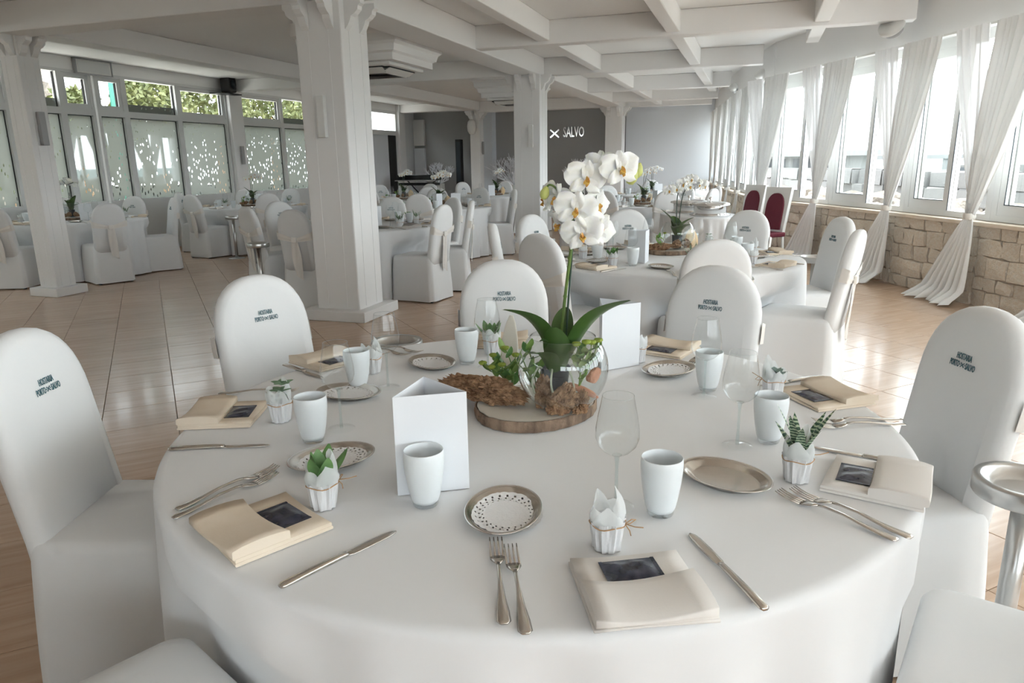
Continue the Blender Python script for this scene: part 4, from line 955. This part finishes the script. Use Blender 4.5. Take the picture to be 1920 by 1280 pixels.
for x, y, lab in ((-.455, 1.775, 'left, before the lace doily dish'), (-.39, 2.13, 'rear left, against the floor'), (-.083, 2.34, 'behind the cream feather'), (.563, 1.995, 'rear right, before the covered chair'), (.545, 1.62, 'right, beside the frosted tumbler'), (.205, 1.315, 'nearest the camera, right of the log slice')):
    put(GL, x, y, .3, 'clear stemmed wine glass ' + lab, 'wine glasses on the foreground table')
for k, x, y, rz, lab in ((4, .166, 1.158, -.3, 'tissue wrapped pot tied with raffia at the near place'), (1, -.39, 1.335, .5, 'small pot with broad green leaves near the front left dish'), (2, -.637, 1.845, .3, 'small pot with stacked rosette leaves beside the left napkin'), (4, -.47, 2.30, 1, 'tissue wrapped pot behind the rear left goblet'),
                         (4, .435, 2.385, 2.5, 'tissue wrapped pot right behind the farther menu card'), (3, .762, 1.985, 2.6, 'small pot with a pale rosette at the right rear place'), (0, .613, 1.425, .4, 'small pot with striped aloe leaves at the near right place'), (1, -.075, 2.52, 2, 'small leafy pot behind the cream feather')):
    put(PT[k], x, y, rz, lab, 'wrapped succulent pots')
put(ME, -.180, 1.436, R(12), 'blank white folded menu card standing front left of the log slice', 'menu cards'); put(ME, .345, 2.345, R(26), 'blank white folded menu card standing right of the orchid bowl', 'menu cards')

# ---- place settings of the other tables, one at each chair
for key in ('T1', 'T2', 'T3', 'T4', 'T5', 'T7', 'T8', 'L1', 'L2'):
    (cx, cy), rad, desc = TABLES[key]; far = key in ('T4', 'T7', 'T8')
    for i, (a, d, tw) in enumerate(CHAIRS[key]):
        ar = R(a); out = Vector((math.cos(ar), math.sin(ar))); rt = Vector((-out.y, out.x)); rz = ar + PI / 2
        def at(x, r_): v = Vector((cx, cy)) + out * r_ + rt * x; return v.x, v.y
        where = ', %s place, %s' % (d16(a), desc[4:]); g = ' on ' + desc
        put(NA if i % 3 else NW, *at(.02, .79), rz, 'folded napkin' + where, 'napkins' + g)
        put(GL, *at(.03, .46), i * .7, 'clear wine glass' + where, 'wine glasses' + g)
        put(TU, *at(.115, .54), 0, 'white frosted tumbler' + where, 'tumblers' + g)
        put(DI, *at(-.17, .57), rz + .3, 'oval steel dish' + where, 'dishes' + g)
        if not far: put_doily(*at(-.17, .57), rz + .4, 'paper doily on the dish' + where, 'doilies' + g)
        put(PT[(i + ord(key[1])) % 5], *at(.02, .63), i * 1.3, 'small wrapped succulent pot' + where, 'succulent pots' + g)
        if not far:
            put(FO, *at(-.145, .79), rz, 'steel fork left of the napkin' + where, 'forks' + g); put(KN, *at(.17, .79), rz, 'steel knife right of the napkin' + where, 'knives' + g)
            put(SA, *at(.02, .755), rz, 'navy sachet on the napkin' + where, 'sachets' + g, TZ + .0117)
MENUS = {'T1': [(.89, 4.88, 70)], 'T2': [(-1.55, 8.2, 40)], 'T3': [(-1.14, 11.37, 60), (-.86, 11.48, 10)], 'T4': [(-.4, 15.32, 30)], 'T5': [(2.32, 11.42, 50)], 'L1': [(-5.75, 9.82, 20)], 'L2': [(-4.3, 12.5, 60)], 'T7': [(2.98, 14.6, 0)]}
for key, l in MENUS.items():
    for i, (x, y, a) in enumerate(l): put(ME, x, y, R(a), '%s white folded menu card on %s' % ('first' if not i else 'second', TABLES[key][2]), 'menu cards')
# ================================================================ CENTREPIECES
def log_slice():
    t = thing('log_slice', 'log slice', 'wood slice'); n = 64; rr = random.Random(4)
    def rad(i, k=0): a = 2 * PI * i / n; return .172 * (1 + .035 * math.sin(2 * a + .6) + .02 * math.sin(3 * a + 2)) + .0022 * math.sin(i * 2.9 + k) * math.sin(i * .9)
    vs = []; fs = []
    for k, (dz, ex) in enumerate(((.0005, -.002), (.006, .001), (.02, .002), (.028, .001), (.031, -.003))):
        vs += [((rad(i, k) + ex) * math.cos(2 * PI * i / n), (rad(i, k) + ex) * math.sin(2 * PI * i / n) * .92, dz) for i in range(n)]
    for j in range(4):
        for i in range(n): k = (i + 1) % n; fs.append((j * n + i, j * n + k, (j + 1) * n + k, (j + 1) * n + i))
    mb = MB(); mb.add(vs, fs, True); mb.build('bark_rim', 'barkrim', t)
    mb = MB(); mb.add([(v[0] * .985, v[1] * .985, .0312) for v in vs[-n:]] + [(v[0] * .985, v[1] * .985, .0006) for v in vs[-n:]], [tuple(range(n)), tuple(range(2 * n - 1, n - 1, -1))]); mb.build('cut_face', 'woodtop', t)
    return proto(t)
def bark_mesh(L, w, hgt, seed, amp=1.0, sub=6):
    bm = bmesh.new(); bmesh.ops.create_icosphere(bm, subdivisions=sub, radius=1); of = Vector((seed * 11.3, seed, 0))
    for v in bm.verts:
        c = v.co.copy(); bump_ = .22 * noise.noise(c * 1.6 + of) + .13 * noise.noise(c * 4.5 + of) + .10 * noise.noise(c * 9 + of) - .16 * (1 - min(1, abs(noise.noise(c * 5.5 + of * 1.7)) * 5)) + .09 * noise.noise(c * 19 + of) - .07 * (1 - min(1, abs(noise.noise(c * 13 - of)) * 4))
        c *= 1 + bump_ * amp; v.co = Vector((c.x * L / 2, c.y * w / 2, c.z * hgt / 2))
        v.co.z += .10 * hgt * math.sin(c.x * 2.5)
    mz = min(v.co.z for v in bm.verts)
    for v in bm.verts: v.co.z = max(v.co.z, mz * .62)
    mz = min(v.co.z for v in bm.verts)
    for v in bm.verts: v.co.z -= mz
    me = bpy.data.meshes.new('cork_bark'); bm.to_mesh(me); bm.free(); me.materials.append(M['bark']); return me
def bowl():
    t = thing('fish_bowl', 'fish bowl', 'glass bowl')
    pr = [(0, .003), (.042, .003)] + [(.122 * math.sin(R(a)), .112 - .122 * math.cos(R(a))) for a in range(26, 136, 6)]
    mb = MB(); mb.lathe(pr, 48); mb.build('bowl_wall', 'bowlglass', t)
    r_, z = pr[-1]; mb = MB(); mb.lathe([(r_ - .001, z), (r_ + .0005, z + .0016), (r_ + .0015, z)], 48); mb.build('rim', 'glassrim', t)
    mb = MB(); mb.lathe([(0, .0004), (.043, .0004), (.046, .004)], 32); mb.build('base_disc', 'glassrim', t)
    return proto(t)
def petal_grid(mb, L, w, T, cup=.12, pw=.55, nu=7, nv=8):
    def fn(u, v):
        x = (u - .5) * 2; wd_ = w * math.sin(PI * (.06 + .90 * v)) ** pw; return (x * wd_, -cup * L * math.sin(v * 2.2) + .10 * wd_ * (1 - x * x) * -1 + .006 * math.sin(v * 5 + x * 3), L * v)
    mb.grid(fn, nu, nv, T=T)
PETS = [(.046, .0150, 0, .25), (.044, .0150, R(128), .25), (.044, .0150, R(-128), .25), (.054, .0300, R(66), .08), (.054, .0300, R(-66), .08)]
petal_me = []
for L, w, a, cup in PETS:
    mb = MB(); petal_grid(mb, L, w, Matrix.Rotation(-a, 4, 'Y'), cup, .45 if w > .02 else .6); petal_me.append(mb.mesh('petal', 'petal'))
mb = MB()
for a, L, w in ((0, .017, .006), (R(150), .014, .008), (R(-150), .014, .008), (R(180), .020, .006)): petal_grid(mb, L, w, T3(0, -.008, -.002) @ Matrix.Rotation(-a, 4, 'Y') @ Matrix.Rotation(R(25), 4, 'X'), .5, .7, 5, 5)
mb.lathe([(0, 0), (.004, .002), (.0045, .008), (0, .012)], 10, T3(0, -.012, .001, 0, R(90)))
mb.v = [(x * .82, y, z * .82) for x, y, z in mb.v]
lip_me = mb.mesh('flower_lip', 'lip')
mb = MB()
for (L, w, a, cup) in PETS: petal_grid(mb, L, w, Matrix.Rotation(-a, 4, 'Y'), cup, .5, 5, 5)
flower_simple = mb.mesh('flower', 'petal')
def add_flower(t, pos, yaw, pitch, sc, full=True, roll=0):
    Mx = Matrix.Translation(pos) @ Matrix.Rotation(yaw, 4, 'Z') @ Matrix.Rotation(pitch, 4, 'X') @ Matrix.Rotation(roll, 4, 'Y') @ Matrix.Scale(sc, 4)
    if full:
        f = obj('flower', lip_me, t); f.matrix_local = Mx
        for i, me in enumerate(petal_me): obj('petal' if i > 2 else 'sepal', me, f)
    else:
        f = obj('flower', flower_simple, t); f.matrix_local = Mx; obj('flower_lip', lip_me, f)
    return f
def orchid_leaf(t, base, tip, w, sag, mt='leaf', nm='leaf', roll=0, up=None):
    b_, p = Vector(base), Vector(tip); d = p - b_; side = d.cross(Vector((0, 0, 1))).normalized() if up is None else Vector(up).normalized(); upv = side.cross(d.normalized()).normalized()
    def fn(u, v):
        x = (u - .5) * 2; wd_ = w * (math.sin(PI * min(.10 + .88 * v, 1)) ** .6); c = b_ + d * v + upv * (sag * math.sin(v * PI))
        return c + side * x * wd_ * math.cos(roll) + upv * (wd_ * .28 * abs(x) ** 1.5 + x * wd_ * math.sin(roll))
    mb = MB(); mb.grid(fn, 9, 16); mb.build(nm, mt, t)
def bud(t, pos, r_, yaw=0):
    mb = MB(); mb.lathe([(0, -1), (.5, -.9), (.85, -.4), (.9, .1), (.6, .7), (.2, 1.05), (0, 1.15)], 14, Matrix.Translation(pos) @ Matrix.Rotation(yaw, 4, 'Y') @ Matrix.Diagonal((r_ * .8, r_ * .8, r_, 1))); mb.build('bud', 'bud', t)
LS = log_slice(); BO = bowl()
put(LS, .062, 1.885, .4, 'large round log slice under the foreground orchid bowl', 'log slices')
put(BO, .135, 1.835, 0, 'clear glass fish bowl holding the foreground orchid', 'orchid bowls', TZ + .032)
o = obj('cork_bark', bark_mesh(.30, .115, .075, 1)); o.location = (-.088, 1.925, TZ + .030); o.rotation_euler = (0, R(4), R(-38)); tag(o, 'rough cork bark chunk beside the foreground orchid bowl', 'bark', 'cork bark pieces')
# foreground orchid
ORI = (.135, 1.835, TZ + .037)
t = thing('orchid', 'tall white orchid with green leaves growing in the foreground bowl', 'orchid', ORI)
mb = MB(); mb.lathe([(0, .001), (.030, .001), (.034, .05), (.040, .105), (.042, .107), (.039, .107), (.034, .095), (0, .092)], 28, T3(-.02, .01, 0)); mb.build('nursery_pot', 'pot', t)
def rel(x, y, z): return Vector((x - ORI[0], y - ORI[1], z - ORI[2]))
def spline(pts, n=5):
    pts = [Vector(p) for p in pts]; out = []
    for i in range(len(pts) - 1):
        p0, p1, p2, p3 = pts[max(i - 1, 0)], pts[i], pts[i + 1], pts[min(i + 2, len(pts) - 1)]
        for k in range(n): q = k / n; out.append(.5 * ((2 * p1) + (p2 - p0) * q + (2 * p0 - 5 * p1 + 4 * p2 - p3) * q * q + (3 * p1 - p0 - 3 * p2 + p3) * q ** 3))
    return out + [pts[-1]]
mb = MB(); mb.tube(spline([rel(.122, 1.83, .88), rel(.130, 1.825, 1.00), rel(.142, 1.82, 1.12), rel(.153, 1.81, 1.22), rel(.160, 1.80, 1.31), rel(.178, 1.80, 1.385), rel(.215, 1.79, 1.425), rel(.265, 1.78, 1.43), rel(.30, 1.775, 1.415)]), .0042, 8); st = mb.build('flower_stem', 'stem', t)
for z, x in ((.98, .129), (1.10, .140), (1.20, .151)):
    mb = MB(); mb.lathe([(.0045, -.004), (.0058, 0), (.0045, .004)], 10, Matrix.Translation(rel(x, 1.823, z))); mb.build('stem_node', 'leaf2', st)
mb = MB(); mb.tube([rel(.137, 1.83, .87), rel(.146, 1.825, 1.05), rel(.158, 1.815, 1.235)], .0028, 8); mb.build('support_stick', 'darkstem', t)
mb = MB(); mb.tube(spline([rel(.158, 1.805, 1.295), rel(.142, 1.79, 1.335), rel(.115, 1.785, 1.375), rel(.098, 1.785, 1.385), rel(.088, 1.785, 1.375)]), [.0032] * 10 + [.0026] * 11, 7); mb.build('side_stem', 'stem', t)
mb = MB(); mb.tube(spline([rel(.160, 1.80, 1.315), rel(.168, 1.775, 1.345), rel(.178, 1.765, 1.365)]), .0034, 7); mb.tube(spline([rel(.155, 1.81, 1.24), rel(.140, 1.78, 1.255), rel(.148, 1.77, 1.285), rel(.160, 1.765, 1.30)]), .003, 7); mb.build('flower_stalk', 'darkstem', t)
for x, y, z, yaw, pit, sc, ro in ((.182, 1.755, 1.397, .15, .1, 1.02, .1), (.262, 1.745, 1.418, .35, .0, 1.0, -.1), (.158, 1.755, 1.325, .0, .15, 1.05, .2), (.176, 1.745, 1.268, -.15, .25, 1.02, -.2), (.122, 1.80, 1.352, -.9, .2, .92, .4),
                                  (.208, 1.80, 1.330, .8, .1, 1.0, .3), (.215, 1.775, 1.275, .5, .1, .95, .6), (.225, 1.83, 1.425, 2.6, .1, .9, 0), (.100, 1.83, 1.345, -1.8, .1, .85, 0), (.128, 1.80, 1.29, -1.2, .5, .85, .3)):
    add_flower(t, rel(x, y, z), yaw, pit, sc, True, ro)
for x, y, z, r_ in ((.086, 1.785, 1.365, .016), (.297, 1.77, 1.402, .020), (.312, 1.78, 1.415, .018)): bud(t, rel(x, y, z), r_, .3)
for base, tip, w, sag, ro in (((.11, 1.825, .93), (-.022, 1.735, 1.085), .030, .035, -.25), ((.150, 1.82, .94), (.292, 1.71, 1.108), .031, .03, .3), ((.152, 1.83, .93), (.250, 1.80, 1.075), .030, .02, .5), ((.118, 1.80, .905), (.105, 1.745, 1.035), .036, .01, 0), ((.105, 1.80, .90), (.045, 1.755, .965), .034, .02, -.2), ((.135, 1.86, .93), (.15, 1.93, 1.05), .03, .03, 0)):
    orchid_leaf(t, rel(*base), rel(*tip), w, sag, roll=ro)
for k in range(7):
    a = k * .9 + 3.6; rr = random.Random(k); p0 = rel(.115 + .04 * math.cos(a), 1.845 + .04 * math.sin(a), .905); mb = MB()
    mb.tube(spline([p0, p0 + Vector((.012 * math.cos(a), .012 * math.sin(a), .004)), p0 + Vector((.030 * math.cos(a), .030 * math.sin(a), -.03)), p0 + Vector((.028 * math.cos(a + .3), .028 * math.sin(a + .3), -.065))]), .0028, 6); mb.build('aerial_root', 'rootpale', t)
# fillings of the foreground bowl
for i, (x, y, z, L, w, hh, rz, lab) in enumerate(((.128, 1.775, .797, .085, .055, .085, .3, 'upright cork piece at the front of the orchid bowl'), (.178, 1.785, .797, .06, .05, .06, 1.1, 'small cork piece at the right of the orchid bowl'), (.082, 1.825, .80, .05, .06, .10, .2, 'grey brown cork piece at the left inside the orchid bowl'))):
    o = obj('cork_piece', bark_mesh(L, w, hh, i + 5, 1.2, 5)); o.location = (x, y, z); o.rotation_euler.z = rz; tag(o, lab, 'bark', 'cork pieces inside the bowl')
o = obj('terracotta_shard', bark_mesh(.09, .022, .02, 9, .3, 3)); o.data.materials[0] = M['terracotta']; o.location = (.185, 1.80, .845); o.rotation_euler = (.2, R(24), R(-20)); tag(o, 'long terracotta shard inside the orchid bowl', 'shard')
o = obj('terracotta_shard', bark_mesh(.05, .03, .05, 12, .6, 3)); o.data.materials[0] = M['terracotta']; o.location = (.213, 1.84, .86); o.rotation_euler = (.2, .3, 1); tag(o, 'stubby terracotta shard by the right side of the orchid bowl', 'shard')
def sprig(base, tips, lab, mt='leaf2', heads=True, seed=0):
    rr = random.Random(seed); t = thing('flower_sprig', lab, 'greenery', base, 0, 'green sprigs round the bowl')
    for p in tips:
        p = Vector(p) - Vector(base); mb = MB(); mid = p * .5 + Vector((rr.uniform(-.01, .01), rr.uniform(-.01, .01), .01)); mb.tube(spline([(0, 0, 0), mid, p]), .0016, 6); mb.build('stalk', 'leaf2', t)
        if heads:
            mb = MB(); mb.lathe([(0, -.004), (.008, -.003), (.0125, .002), (.011, .006), (.005, .0075), (0, .0065)], 14, Matrix.Translation(p)); mb.build('button_flower', 'lime', t)
        for k in range(5):
            q = p * rr.uniform(.15, .9); mb = MB(); leaf_mb(mb, .040 * rr.uniform(.7, 1.3), .012, Matrix.Translation(q) @ T3(0, 0, 0, rr.uniform(0, 6), -rr.uniform(.6, 1.5)), curl=.3); mb.build('leaf', 'leafmid' if k % 2 else mt, t)
M['lime'] = mat('lime button flower', (.28, .36, .05), .7, bump=(160, .8, .004))
sprig((.0, 1.955, .80), [(-.055, 2.0, .895), (-.02, 1.985, .92), (-.085, 1.97, .88), (.01, 1.98, .90), (-.03, 1.95, .88), (-.06, 1.96, .87)], 'green button flower sprig on the cork bark', seed=1)
sprig((.175, 1.80, .86), [(.165, 1.765, .985), (.190, 1.765, .99), (.205, 1.78, .985), (.225, 1.80, .985)], 'lime button flower sprig leaning on the bowl rim', seed=2)
sprig((.065, 1.86, .83), [(.022, 1.80, .955), (.035, 1.79, .985), (.008, 1.82, .93), (.09, 1.80, 1.02)], 'round leaved sprig rising from the left of the bowl', heads=False, seed=3)
def feather(x, y, z, rz, hgt, w, lab, mt='cream'):
    mb = MB()
    def fn(u, v): return ((u - .5) * 2 * w * math.sin(PI * (.04 + .94 * v)) ** .6, .02 * v * v + .003 * abs(u - .5), hgt * v)
    mb.grid(fn, 9, 12, T=T3(0, 0, 0)); me = mb.mesh('feather_card', mt); o = obj('feather_card', me); o.location = (x, y, z); o.rotation_euler.z = rz
    md = o.modifiers.new('thickness', 'SOLIDIFY'); md.thickness = .002; return tag(o, lab, 'decoration', 'oval cards at the centrepieces')
feather(-.012, 2.06, TZ + .001, -.55, .235, .030, 'tall cream oval card behind the button flowers')
# ---- simpler centrepieces for the other tables
def small_orchid(seed):
    rr = random.Random(seed); t = thing('orchid', 'orchid', 'orchid')
    mb = MB(); mb.lathe([(0, .001), (.032, .001), (.04, .10), (.037, .10), (0, .09)], 16); mb.build('nursery_pot', 'pot', t)
    for k in range(2):
        d = (-1) ** k; top = Vector((.03 * d + .05, -.02, .46 - .03 * k)); mb = MB(); pts = spline([(.008 * d, 0, .09), (.012 * d, 0, .25), (.02 * d + .01, -.01, .40), top, top + Vector((.07 * d, -.03, .03))]); mb.tube(pts, .0035, 6); mb.build('flower_stem', 'darkstem', t)
        for j in range(4): p = top + Vector((.045 * d * (j - 1) + rr.uniform(-.012, .012), -.03 + rr.uniform(-.015, .01), .02 + .02 * math.sin(j * 2) - .02 * (j == 3))); add_flower(t, p, rr.uniform(-.6, .6), rr.uniform(-.1, .3), rr.uniform(.85, 1.05), False)
    for k in range(5):
        a = k * 1.3 + .4; orchid_leaf(t, (0, 0, .09), (.13 * math.cos(a), .10 * math.sin(a), .17 + .06 * (k % 3)), .042, .025)
    return proto(t)
SO = [small_orchid(k) for k in range(2)]
CB = bark_mesh(.20, .09, .06, 3, 1.1, 4); CB2 = bark_mesh(.09, .07, .09, 8, 1.2, 4)
CENT = {'T1': (1.2, 5.34), 'T2': (-1.95, 8.42), 'T3': (-1.17, 11.65), 'T4': (-.32, 15.6), 'T5': (2.08, 11.5), 'T7': (2.85, 14.8), 'T8': (-2.15, 14.5), 'L1': (-6.05, 9.95), 'L2': (-4.55, 12.75)}
for i, (key, (x, y)) in enumerate(CENT.items()):
    desc = TABLES[key][2]
    put(LS, x, y, i * 1.1, 'round log slice on ' + desc, 'log slices'); put(BO, x + .04, y - .02, 0, 'clear fish bowl on ' + desc, 'orchid bowls', TZ + .032)
    put(SO[i % 2], x + .04, y - .02, [0, .5, .2, .9, .3, .0, .7, 2.8, .4][i], 'white orchid in the bowl on ' + desc, 'orchids', TZ + .037)
    o = obj('cork_bark', CB); o.location = (x - .10, y - .06, TZ + .032); o.rotation_euler.z = -.5 + i; tag(o, 'cork bark chunk on ' + desc, 'bark', 'cork bark pieces')
    for dx, dy in ((-.02, -.065), (.085, -.03)):
        o = obj('cork_piece', CB2); o.location = (x + .04 + dx * .8, y - .02 + dy * .8, TZ + .045); o.rotation_euler.z = i + dx * 30; o.scale = (.8,) * 3; tag(o, 'cork piece %s inside the bowl on %s' % ('left' if dx < 0 else 'right', desc), 'bark', 'cork pieces inside the bowl')
    feather(x + .17, y + .05, TZ + .001, .3, .17, .055, 'peach oval card beside the bowl on ' + desc, 'peach')
    sprig((x - .10, y - .09, TZ + .04), [(x - .12, y - .10, .90), (x - .07, y - .10, .92)], 'small green sprig on ' + desc, seed=i + 20)
# ================================================================ STANDS, BUFFET, OTHER FURNITURE
def bucket_stand():
    t = thing('bucket_stand', 'stand', 'stand')
    mb = MB(); mb.lathe([(.112, .625), (.115, .63), (.115, .665), (.112, .670), (.098, .670), (.094, .665), (.090, .645), (.06, .640), (0, .640)], 40); mb.lathe([(.112, .625), (.09, .622), (0, .622)], 40); mb.build('ring_tray', 'brushed', t)
    mb = MB(); lathe_capped(mb, [(.024, .015), (.024, .625)], 24); mb.build('post', 'brushed', t)
    mb = MB(); lathe_capped(mb, [(.13, .0), (.13, .008), (.05, .018), (.026, .03)], 36); mb.build('base', 'brushed', t)
    return proto(t)
BS = bucket_stand()
for x, y, lab in ((1.255, 1.60, 'at the right edge between two covered chairs'), (-.52, 3.12, 'behind the rear left goblets'), (2.45, 5.72, 'peeping beside the table near the stone wall'), (-2.62, 7.42, 'between the covered chairs left of the thick column'), (-4.42, 11.5, 'at the table below the black speaker')):
    dup(BS, (x, y, 0), 0, 'round steel bucket stand ' + lab, 'steel bucket stands')
# buffet with chafing dishes
t = thing('buffet_table', 'small oval buffet table under a white cloth with two chafing dishes', 'table', (2.42, 9.3, 0), R(10))
mb = cloth_mesh(.45, [], seed=77); mb.v = [(v[0] * .98, v[1] * 1.4, v[2]) for v in mb.v]; mb.build('tablecloth', 'cloth', t)
mb = MB(); lathe_capped(mb, [(.42, .72), (.42, .75)], 32, sy=1.35); mb.build('tabletop', 'greyplastic', t)
def chafing(x, y, lab):
    t = thing('chafing_dish', lab, 'chafing dish', (x, y, TZ), 0, 'chafing dishes')
    mb = MB(); mb.lathe([(0, .002), (.245, .002), (.25, .008), (.22, .014), (.20, .03)], 40); mb.build('tray', 'chrome', t)
    mb = MB(); mb.lathe([(.20, .01), (.20, .115), (.235, .12), (.24, .128)], 40); mb.build('pan', 'chrome', t)
    mb = MB(); mb.lathe([(.24, .128), (.235, .145), (.20, .158), (.10, .168), (0, .17)], 40); mb.build('lid', 'chrome', t)
    mb = MB(); mb.lathe([(.008, .168), (.008, .195), (.02, .2), (.022, .212), (.012, .222), (0, .224)], 16); mb.build('knob', 'chrome', t)
chafing(2.50, 9.02, 'polished round chafing dish at the near end of the buffet'); chafing(2.37, 9.58, 'polished round chafing dish at the far end of the buffet')
# white framed chairs with burgundy backs
def side_chair(x, y, rz, lab):
    t = thing('upholstered_chair', lab, 'chair', (x, y, 0), rz, 'white chairs with burgundy backs'); Lb = .16
    def sh(v): return (v[0], v[1] - .2 - Lb * max(v[2] - .45, 0), v[2])
    mb = MB(); out = [(-.19, .44), (.19, .44), (.215, 1.06), (-.215, 1.06)]
    vs = [sh((a, .025, b)) for a, b in out] + [sh((a, -.025, b)) for a, b in out]; mb.add(vs, [(0, 1, 2, 3), (7, 6, 5, 4)] + [(i + 4, (i + 1) % 4 + 4, (i + 1) % 4, i) for i in range(4)]); mb.build('back_frame', 'whiteplastic', t)
    for nm, y0, y1 in (('front_pad', .02, .05), ('rear_pad', -.05, -.02)):
        mb = MB(); n = 28; o = arch(.145, .50, .78, .98, 14); n = len(o); vs = [sh((a, y0, b)) for a, b in o] + [sh((a, y1, b)) for a, b in o]
        mb.add(vs, [tuple(range(n - 1, -1, -1)), tuple(range(n, 2 * n))] + [(i, (i + 1) % n, n + (i + 1) % n, n + i) for i in range(n)], False); mb.build(nm, 'burgundy', t)
    mb = MB(); mb.box(-.215, .215, -.22, .22, .41, .47, c=.015); mb.build('seat', 'burgundy', t)
    for sx in (-1, 1):
        for sy in (-1, 1): mb = MB(); mb.tube([(sx * .19, sy * .19, .42), (sx * .20, sy * .22, 0)], .018, 8); mb.build('leg', 'whiteplastic', t)
side_chair(3.42, 9.75, R(118), 'white framed chair with burgundy back, nearer of the pair by the curtains'); side_chair(3.42, 10.75, R(112), 'white framed chair with burgundy back, farther of the pair by the curtains')
# end of the hall: tower speaker, keyboard, coral branches, wall letters
t = thing('tower_speaker', 'tall slim black tower speaker before the grey wall', 'speaker', W(20.45, -8.5), -TH)
mb = MB(); mb.box(-.085, .085, -.1, .1, .03, 2.12, c=.01); mb.build('cabinet', 'black', t); mb = MB(); mb.box(-.15, .15, -.17, .17, 0, .03, c=.006); mb.build('base', 'black', t)
mb = MB(); mb.box(-.065, .065, -.104, -.1, .9, 2.05); mb.build('grille', 'foot', t)
t = thing('keyboard', 'black digital keyboard on a stand before the grey wall', 'keyboard', W(18.9, -9.12), -TH)
mb = MB(); mb.box(-.62, .62, -.18, .18, .98, 1.13, c=.012); mb.build('keyboard_body', 'blackgloss', t); mb = MB(); mb.box(-.60, .60, -.34, -.18, .965, .99, c=.004); mb.build('key_bed', 'greyplastic', t)
mb = MB(); mb.box(-.6, .6, -.12, .1, .84, .91, c=.008); mb.build('lower_bar', 'black', t)
for sx in (-1, 1): mb = MB(); mb.tube([(sx * .45, -.22, .0), (-sx * .1, .0, .5), (sx * .45, .15, .97)], .02, 8); mb.build('stand_leg', 'black', t)
def coral(s, p, base_z, hgt, lab, seed, n0=9):
    rr = random.Random(seed); t = thing('coral_branch', lab, 'decoration', W(s, p, 0), 0, 'white coral branches'); mb = MB(); lathe_capped(mb, [(.16, 0), (.13, base_z), (.10, base_z)], 16); mb.build('vase', 'whiteplastic', t); mb = MB()
    def grow(p_, d, l, r_, lv):
        q = p_ + d * l; mb.tube([p_, p_ + d * l * .5 + Vector((rr.uniform(-.1, .1), rr.uniform(-.1, .1), 0)) * l * .3, q], [r_, r_ * .85, r_ * .7], 5)
        if lv == 0: return
        for k in range(3 if lv > 1 else 2): dd = (d + Vector((rr.uniform(-.8, .8), rr.uniform(-.5, .5), rr.uniform(-.15, .55)))).normalized(); grow(p_ + (q - p_) * rr.uniform(.55, 1), dd, l * rr.uniform(.6, .8), r_ * .7, lv - 1)
    for k in range(n0): a = -1.25 + 2.5 * k / (n0 - 1); grow(Vector((0, 0, base_z)), Vector((math.sin(a), rr.uniform(-.3, .3), math.cos(a) * .9 + .15)).normalized(), hgt * .38, .024, 3)
    mb.build('branches', 'coral', t)
coral(20.3, -6.75, .80, .98, 'large white coral branch arrangement before the grey wall', 1, 16); coral(20.2, -9.05, .85, .75, 'smaller white coral branch left of the tower speaker', 2, 7); coral(20.3, -4.75, .85, .85, 'white coral branch under the mirrored wall letters', 3, 7)
sg = thing('wall_letters', 'mirrored lettering reading PORTO SALVO on the grey wall', 'sign', W(END - .02, -5.65, 2.13), -TH)
for body, x in (('PORTO', -.62), ('SALVO', .55)):
    me = text_mesh('letters', body, .40, .015, 'mirror', .52); o = obj('letters', me, sg); o.location = (x, 0, 0); o.rotation_euler = (R(90), 0, 0)
mb = MB(); mb.box(-.17, .17, -.015, .015, -.02, .02, T3(-.02, 0, .1, 0, 0, R(40))); mb.box(-.17, .17, -.015, .015, -.02, .02, T3(-.02, 0, .1, 0, 0, R(-40))); mb.build('crossed_strokes', 'mirror', sg)
# prototypes are no longer needed
for q in (GL, TU, DI, FO, KN, NA, NW, SA, *PT, ME, LS, BO, *SO, BS): drop(q)
